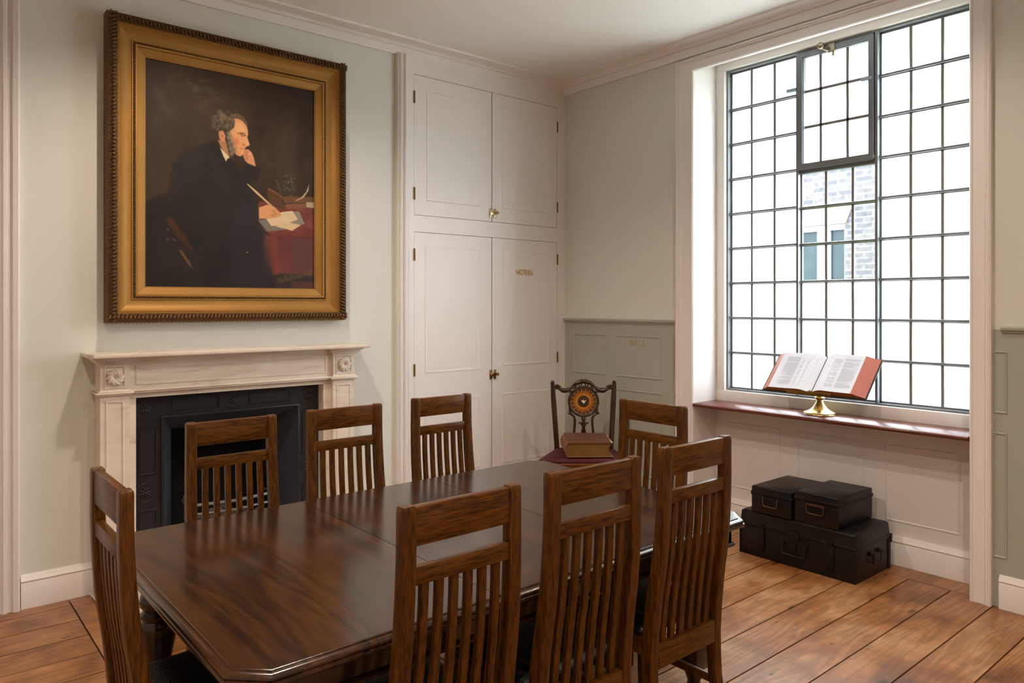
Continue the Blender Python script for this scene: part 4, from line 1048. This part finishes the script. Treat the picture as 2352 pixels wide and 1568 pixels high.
med = obj('medallion', bm, plain('umber_painted_disc', (96, 48, 16), 0.5), hc, ang=40)
bm = B()
for i in range(36):
    a = 2*PI*i/36; r1 = 0.084 if i % 2 else 0.097; w = 0.085
    pts = [(0.046*math.cos(a-w), 0.046*math.sin(a-w)), (r1*math.cos(a-0.018), r1*math.sin(a-0.018)), (r1*math.cos(a+0.018), r1*math.sin(a+0.018)), (0.046*math.cos(a+w), 0.046*math.sin(a+w))]
    prism(bm, pts, lambda u, v, q: (u, 0.025-q, mz+v), 0.0, 0.0035)
obj('sunburst_rays', bm, plain('golden_inlay', (214, 136, 44), 0.45, var=0.12), med, smooth=False)
bm = B(); lathe(bm, [(0.042, 0), (0.042, 0.003), (0.0001, 0.004)], fn=lambda x, y, h: (x, 0.0255-h, mz+y), seg=28)
obj('medallion_boss', bm, plain('dark_boss', (66, 40, 18), 0.5), med, ang=40)
bm = B()
prism(bm, [(-0.022, 0.016), (-0.010, 0.004), (-0.004, 0.008), (0.0, 0.018), (0.004, 0.008), (0.010, 0.004), (0.022, 0.014), (0.010, -0.008), (0.002, -0.018), (-0.003, -0.010), (-0.012, -0.004)], lambda u, v, q: (u, 0.0215-q, mz+v), 0, 0.003)
obj('dove_inlay', bm, plain('ivory_inlay', (236, 214, 184), 0.5), med, smooth=False)
# seat
bm = B(); rings = []
sb = [(-0.215, 0.02), (0.215, 0.02), (0.330, -0.43), (-0.375, -0.43)]
def sring(o, z):
    out = []; c = (-0.005, -0.21); P = [(c[0]+(x-c[0])*(1-o/0.25), c[1]+(y-c[1])*(1-o/0.22)) for x, y in sb]
    for i in range(4):
        a, b, d = P[i-1], P[i], P[(i+1) % 4]; r = 0.035
        va = Vector((a[0]-b[0], a[1]-b[1])).normalized()*r; vd = Vector((d[0]-b[0], d[1]-b[1])).normalized()*r
        for q in (0, .33, .66, 1): out.append((b[0]+va.x*(1-q)**2+vd.x*q**2, b[1]+va.y*(1-q)**2+vd.y*q**2, z))
    return out
for o, z in ((0.004, 0.472), (0.0, 0.480), (0.002, 0.490), (0.012, 0.500), (0.035, 0.508), (0.08, 0.512), (0.14, 0.513)): rings.append(sring(o, z))
loft(bm, rings); obj('seat_cushion', bm, M_VELVET, hc, ang=60)
bm = B()
rings = [sring(o, z) for o, z in ((0.03, 0.385), (0.02, 0.39), (0.018, 0.45), (0.006, 0.456), (0.0, 0.464), (0.002, 0.472), (0.03, 0.474))]
loft(bm, rings); obj('seat_rail', bm, M_CARVED_L, hc, ang=40)
for s in (-1, 1):
    bm = B(); p = curve_pts([(s*0.275, -0.395, 0.44), (s*0.285, -0.41, 0.34), (s*0.27, -0.40, 0.20), (s*0.262, -0.39, 0.08), (s*0.275, -0.41, 0.018)])
    k = len(p); tube(bm, p, [0.034-0.020*min(1, i/(k-1)*1.25)+(0.010 if i > k-4 else 0) for i in range(k)], 10); obj('cabriole_leg', bm, M_CARVED, hc, ang=60)

# big old book lying on its seat
bk = thing('closed_book', 'large old leather-bound book lying on the velvet seat of the carved chair', 'book', (0, 0, 0))
q = Vector((hp[0], hp[1])) + CR*(-0.005) - CF*0.235
bk.location = (q.x, q.y, 0.5135); bk.rotation_euler = (0, 0, math.atan2(CR.y, CR.x)+0.03)
bw, bd, bt = 0.345, 0.36, 0.098
def bookprof(ox, n=9):
    L = []
    for i in range(n+1):                             # concave fore-edge at the right
        t = i/n; L.append((bw/2-0.012-0.022*math.sin(PI*t), 0.006+t*(bt-0.006)))
    for i in range(n+1):                             # rounded spine at the left
        t = i/n; L.append((-bw/2+0.022-0.020*math.sin(PI*t), bt-t*(bt-0.006)))
    return L
bm = B(); prism(bm, bookprof(0), lambda u, v, t: (u, t, v), -bd/2+0.006, bd/2-0.006); obj('page_block', bm, M_GILT, bk, ang=30)
bm = B(); box(bm, (-bw/2+0.012, -bd/2, 0), (bw/2, bd/2, 0.006), 0.002); obj('back_cover', bm, plain('gilt_edged_board', (128, 92, 46), 0.5), bk, ang=30)
bm = B(); rings = []
for i in range(9):
    y = -bd/2+bd*i/8; rings.append([(-bw/2+0.024, y, bt-0.002+0.010*i/8), (bw/2-0.010+0.004*math.sin(i*2.1), y, bt-0.002+0.008*i/8), (bw/2-0.010+0.004*math.sin(i*2.1), y, bt+0.006+0.008*i/8), (-bw/2+0.024, y, bt+0.006+0.012*i/8)])
loft(bm, rings); obj('front_cover', bm, M_CALF, bk, ang=30)
bm = B(); rings = []
for i in range(11):
    a = PI*i/10; cx = -bw/2+0.026; zz = bt/2+0.004+(bt/2)*math.cos(a); xx = cx-0.026*math.sin(a)
    rings.append([(xx, -bd/2, zz), (xx, bd/2, zz), (xx+0.005*math.sin(a)+0.001, bd/2, zz*0.97+0.0015), (xx+0.005*math.sin(a)+0.001, -bd/2, zz*0.97+0.0015)])
loft(bm, rings); obj('spine', bm, plain('orange_calf_spine', (128, 70, 28), 0.5, var=0.2, vscale=12), bk, ang=50)
bm = B()
for i in range(9):
    y = -bd/2+0.01+i*(bd-0.02)/8; sphere(bm, (bw/2-0.010, y, bt+0.006), 0.010, 0.7, 1.3, 0.35, 8, 6)
obj('frayed_edge', bm, plain('torn_pale_paper', (226, 202, 164), 0.9), bk, ang=60)

# ------------------------------------------------------------------ tin trunks
def handle_loop(bm, fn, a0, a1, z0, z1, r=0.004, out=0.014):
    p = [fn(a0, z1, 0.002), fn(a0, z1-0.004, out), fn(a0+0.004, z0+0.006, out), fn(a0+0.010, z0, out), fn(a1-0.010, z0, out), fn(a1-0.004, z0+0.006, out), fn(a1, z1-0.004, out), fn(a1, z1, 0.002)]
    tube(bm, p, r, 8)
def trunk(name, label, x0, x1, y0, y1, z0, z1, lid, big, rz=0.0):
    cx, cy = (x0+x1)/2, (y0+y1)/2; t = thing(name, label, 'trunk', (cx, cy, z0), rz); hx, hy, H = (x1-x0)/2, (y1-y0)/2, z1-z0
    zl = H-lid
    bm = B(); box(bm, (-hx+0.004, -hy+0.004, 0), (hx-0.004, hy-0.004, zl), 0.004)
    rect_mould(bm, lambda a, b, c: (a, b, zl-0.012+c), -hx+0.001, hx-0.001, -hy+0.001, hy-0.001, [(0.003, 0), (0, 0.003), (0, 0.007), (0.003, 0.010)])
    if big: 
        for s in (-1, 1): box(bm, (-s*hx-0.0, s*hy-0.004*s, 0.0), (-s*hx+0.03*s, s*hy+0.0, zl-0.004), 0.001)
    body = obj('trunk_body', bm, M_TIN, t, ang=30)
    bm = B(); rings = []
    def rr(o, z): return [(px, py, z) for px, py in rrect(2*(hx-o), 2*(hy-o), 0.008, 2)]
    tp_ = ((0.0, zl-0.002), (-0.003, zl+0.001), (-0.003, zl+0.007), (0.001, zl+0.010), (0.003, zl+0.02), (0.008 if big else 0.003, H-0.010), (0.014 if big else 0.004, H-0.003), (0.022 if big else 0.010, H))
    for o, z in tp_: rings.append(rr(o, z))
    loft(bm, rings); lidob = obj('trunk_lid', bm, M_TIN, t, ang=35)
    fx = lambda a, b, c: (-hx-c, a, b)               # front (-X side), a = local y
    fy = lambda a, b, c: (a, -hy-c, b)               # right end (-Y side)
    return t, body, lidob, fx, fy, hx, hy, H, zl
T1, b1, l1, fx, fy, hx, hy, H, zl = trunk('tin_trunk', 'large black tin trunk on the floor under the window sill', 4.212, 4.668, 1.957, 2.712, 0, 0.282, 0.088, True)
bm = B(); handle_loop(bm, fx, -0.075, 0.075, 0.075, 0.135, 0.005, 0.016)
for a in (-0.075, 0.075): box(bm, fx(a-0.012, 0.128, 0), fx(a+0.012, 0.150, 0.012), 0.002)
obj('carrying_handle', bm, plain('black_iron_handle', (40, 34, 30), 0.35, metal=0.5), T1)
for a in (-0.225, 0.225):
    bm = B(); box(bm, fx(a-0.024, 0.055, 0), fx(a+0.024, zl+0.002, 0.006), 0.002); tube(bm, [fx(a-0.014, 0.06, 0.008), fx(a-0.014, 0.036, 0.010), fx(a+0.014, 0.036, 0.010), fx(a+0.014, 0.06, 0.008)], 0.003, 6); box(bm, fx(a-0.02, zl-0.004, 0), fx(a+0.02, zl+0.020, 0.010), 0.002)
    obj('hasp', bm, M_TIN, T1, ang=40)
bm = B(); box(bm, fx(-0.035, zl-0.020, 0), fx(0.035, zl+0.026, 0.012), 0.003); box(bm, fx(-0.012, 0.10, 0), fx(0.012, 0.145, 0.004), 0.002); obj('lock_plate', bm, M_TIN, T1, ang=40)
bm = B(); handle_loop(bm, fy, -0.05, 0.06, 0.085, 0.145, 0.006, 0.018); box(bm, fy(-0.065, 0.13, 0), fy(-0.035, 0.155, 0.01), 0.002); box(bm, fy(0.045, 0.13, 0), fy(0.075, 0.155, 0.01), 0.002)
obj('end_handle', bm, M_TIN, T1)
bm = B(); box(bm, (hx-0.01, -hy-0.006, zl-0.04), (hx+0.012, -hy+0.03, zl+0.012), 0.004); box(bm, (-hx-0.004, hy-0.02, zl-0.035), (-hx+0.02, hy+0.008, zl+0.01), 0.004); obj('corner_clip', bm, M_TIN, T1, ang=40)
T2, b2, l2, fx, fy, hx, hy, H, zl = trunk('tin_deed_box', 'smaller black tin box with faded gold writing, left one on the trunk', 4.213, 4.655, 2.352, 2.632, 0.2825, 0.447, 0.046, False)
bm = B(); handle_loop(bm, fx, -0.05, 0.05, zl-0.066, zl-0.014, 0.0035, 0.012); obj('carrying_handle', bm, plain('dull_brass_handle', (104, 74, 52), 0.4, metal=0.6), T2)
bm = B()
for i, (x, y0_, y1_) in enumerate(((0.02, -0.02, 0.06), (-0.03, -0.04, 0.055), (-0.075, -0.05, 0.03))):
    y = y0_
    while y < y1_:
        w = random.uniform(0.005, 0.012); box(bm, (x-0.010-random.random()*0.006, y, H), (x+0.008+random.random()*0.006, y+w*0.5, H+0.0006)); y += w+0.004
obj('faded_lettering', bm, plain('faded_gold_paint', (116, 84, 38), 0.6, var=0.3, vscale=60), l2, smooth=False)
T3, b3, l3, fx, fy, hx, hy, H, zl = trunk('tin_deed_box', 'smaller scuffed black tin box, right one on the trunk', 4.222, 4.668, 2.062, 2.342, 0.2825, 0.466, 0.044, False)
bm = B(); handle_loop(bm, fx, -0.055, 0.055, zl-0.070, zl-0.018, 0.0035, 0.014); box(bm, fx(-0.058, zl-0.026, 0), fx(0.058, zl-0.012, 0.014), 0.003); obj('carrying_handle', bm, plain('worn_brown_handle', (86, 62, 46), 0.4, metal=0.6), T3)

# ------------------------------------------------------------------ brass lectern stand and open book on the sill
ls = thing('brass_book_stand', 'brass table lectern standing on the mahogany window sill', 'book stand', (4.625, 2.385, 0.888))
bm = B()
lathe(bm, [(0.101, 0.0), (0.102, 0.004), (0.098, 0.009), (0.099, 0.014), (0.090, 0.020), (0.072, 0.026), (0.055, 0.036), (0.040, 0.052), (0.028, 0.070), (0.021, 0.086), (0.019, 0.094), (0.028, 0.100), (0.032, 0.108), (0.026, 0.116), (0.020, 0.120), (0.026, 0.126), (0.024, 0.132), (0.014, 0.138), (0.014, 0.150)], seg=40)
obj('turned_base', bm, M_BRASS, ls, ang=50)
# inclined plate: from (x=-0.14, z=.145) up to (x=+.07, z=.355)
A45 = math.radians(45)
def slope(u, v, h):                                  # u along Y (to the left in view = +), v up the slope, h normal (out to the room)
    bx, bz = -0.128, 0.140
    return (bx+v*math.cos(A45)-h*math.sin(A45), u, bz+v*math.sin(A45)+h*math.cos(A45))
bm = B()
prism(bm, [(-0.15, 0.0), (0.15, 0.0), (0.15, 0.20), (-0.15, 0.20)], slope, -0.006, 0.0)
tube(bm, [(0, 0, 0.14), (-0.01, 0, 0.17), (-0.02, 0, 0.235)], 0.012, 8)
obj('inclined_plate', bm, M_BRASS_D, ls, ang=40)
bm = B()
for i in range(6):
    u0 = -0.14+i*0.047; tube(bm, [slope(u0+0.042*math.cos(a)+0.02-0.02, 0.0+0.016*math.sin(a)-0.004, 0.018) for a in [PI*j/8 for j in range(9)]], 0.005, 6)
box(bm, slope(-0.15, -0.006, 0.0), slope(0.15, 0.0, 0.03), 0.001)
obj('pierced_ledge', bm, M_BRASS_D, ls, ang=50)
ob = thing('open_book', 'thick open book with red page edges on the brass lectern', 'book', (4.625-0.128, 2.375, 0.888+0.140))
def sl(u, v, h): return (v*math.cos(A45)-h*math.sin(A45), u, v*math.sin(A45)+h*math.cos(A45))
BH = 0.31
def cover(s, w, droop):
    bm = B(); rings = []
    for i in range(7):
        t = i/6; u = s*w*t; h = -0.0035-droop*t*t*0+0.004
        rings.append([sl(u, -0.006, h), sl(u, BH+0.006, h), sl(u, BH+0.006, h+0.006), sl(u, -0.006, h+0.006)])
    loft(bm, rings); return bm
obj('left_cover', cover(1, 0.345, 0), M_COVER, ob, ang=30); obj('right_cover', cover(-1, 0.352, 0), M_COVER, ob, ang=30)
def pages(s, w_top, w_bot, th):
    """page block profile from gutter to fore-edge"""
    top = []; n = 18
    for i in range(n+1):
        t = i/n; u = w_top*t
        h = 0.010+th*(1-math.exp(-t*9))*(1+0.16*math.exp(-((t-0.25)/0.2)**2)) - 0.004*t
        top.append((s*(0.002+u), h))
    prof = top+[(s*w_bot, 0.0105), (s*0.002, 0.0105)]
    bm = B(); lo = [bm.verts.new(sl(u, 0, h)) for u, h in prof]; hi = [bm.verts.new(sl(u, BH, h)) for u, h in prof]; k = len(prof)
    f = bm.faces.new(lo); f.material_index = 1; f = bm.faces.new(hi); f.material_index = 1
    for i in range(k):
        f = bm.faces.new((lo[i], lo[(i+1) % k], hi[(i+1) % k], hi[i]))
        f.material_index = 0 if i < n else (2 if i == n else 1)
    return bm, top
for s, wt, wb, th in ((1, 0.285, 0.335, 0.034), (-1, 0.262, 0.345, 0.040)):
    bm, top = pages(s, wt, wb, th); pg = obj('page_block', bm, [M_PAPER, M_EDGE, M_RED], ob, ang=30)
    bm = B()
    def hsurf(u):
        for (a, ha), (b, hb) in zip(top[:-1], top[1:]):
            if abs(a) <= abs(u) <= abs(b): return ha+(hb-ha)*(abs(u)-abs(a))/(abs(b)-abs(a))
        return top[-1][1]
    for c0c, c1c in ((0.035, 0.135), (0.150, 0.245)):
        v = 0.035
        while v < BH-0.035:
            if random.random() < 0.9:
                e1 = c1c - (random.random()*0.05 if random.random() < 0.25 else 0); m_ = (c0c+e1)/2
                for ua, ub in ((c0c, m_), (m_, e1)):
                    quad(bm, [sl(s*ua, v, hsurf(ua)+0.0005), sl(s*ub, v, hsurf(ub)+0.0005), sl(s*ub, v+0.0018, hsurf(ub)+0.0005), sl(s*ua, v+0.0018, hsurf(ua)+0.0005)])
            v += 0.0062
    obj('printed_text', bm, M_INK, pg, smooth=False)
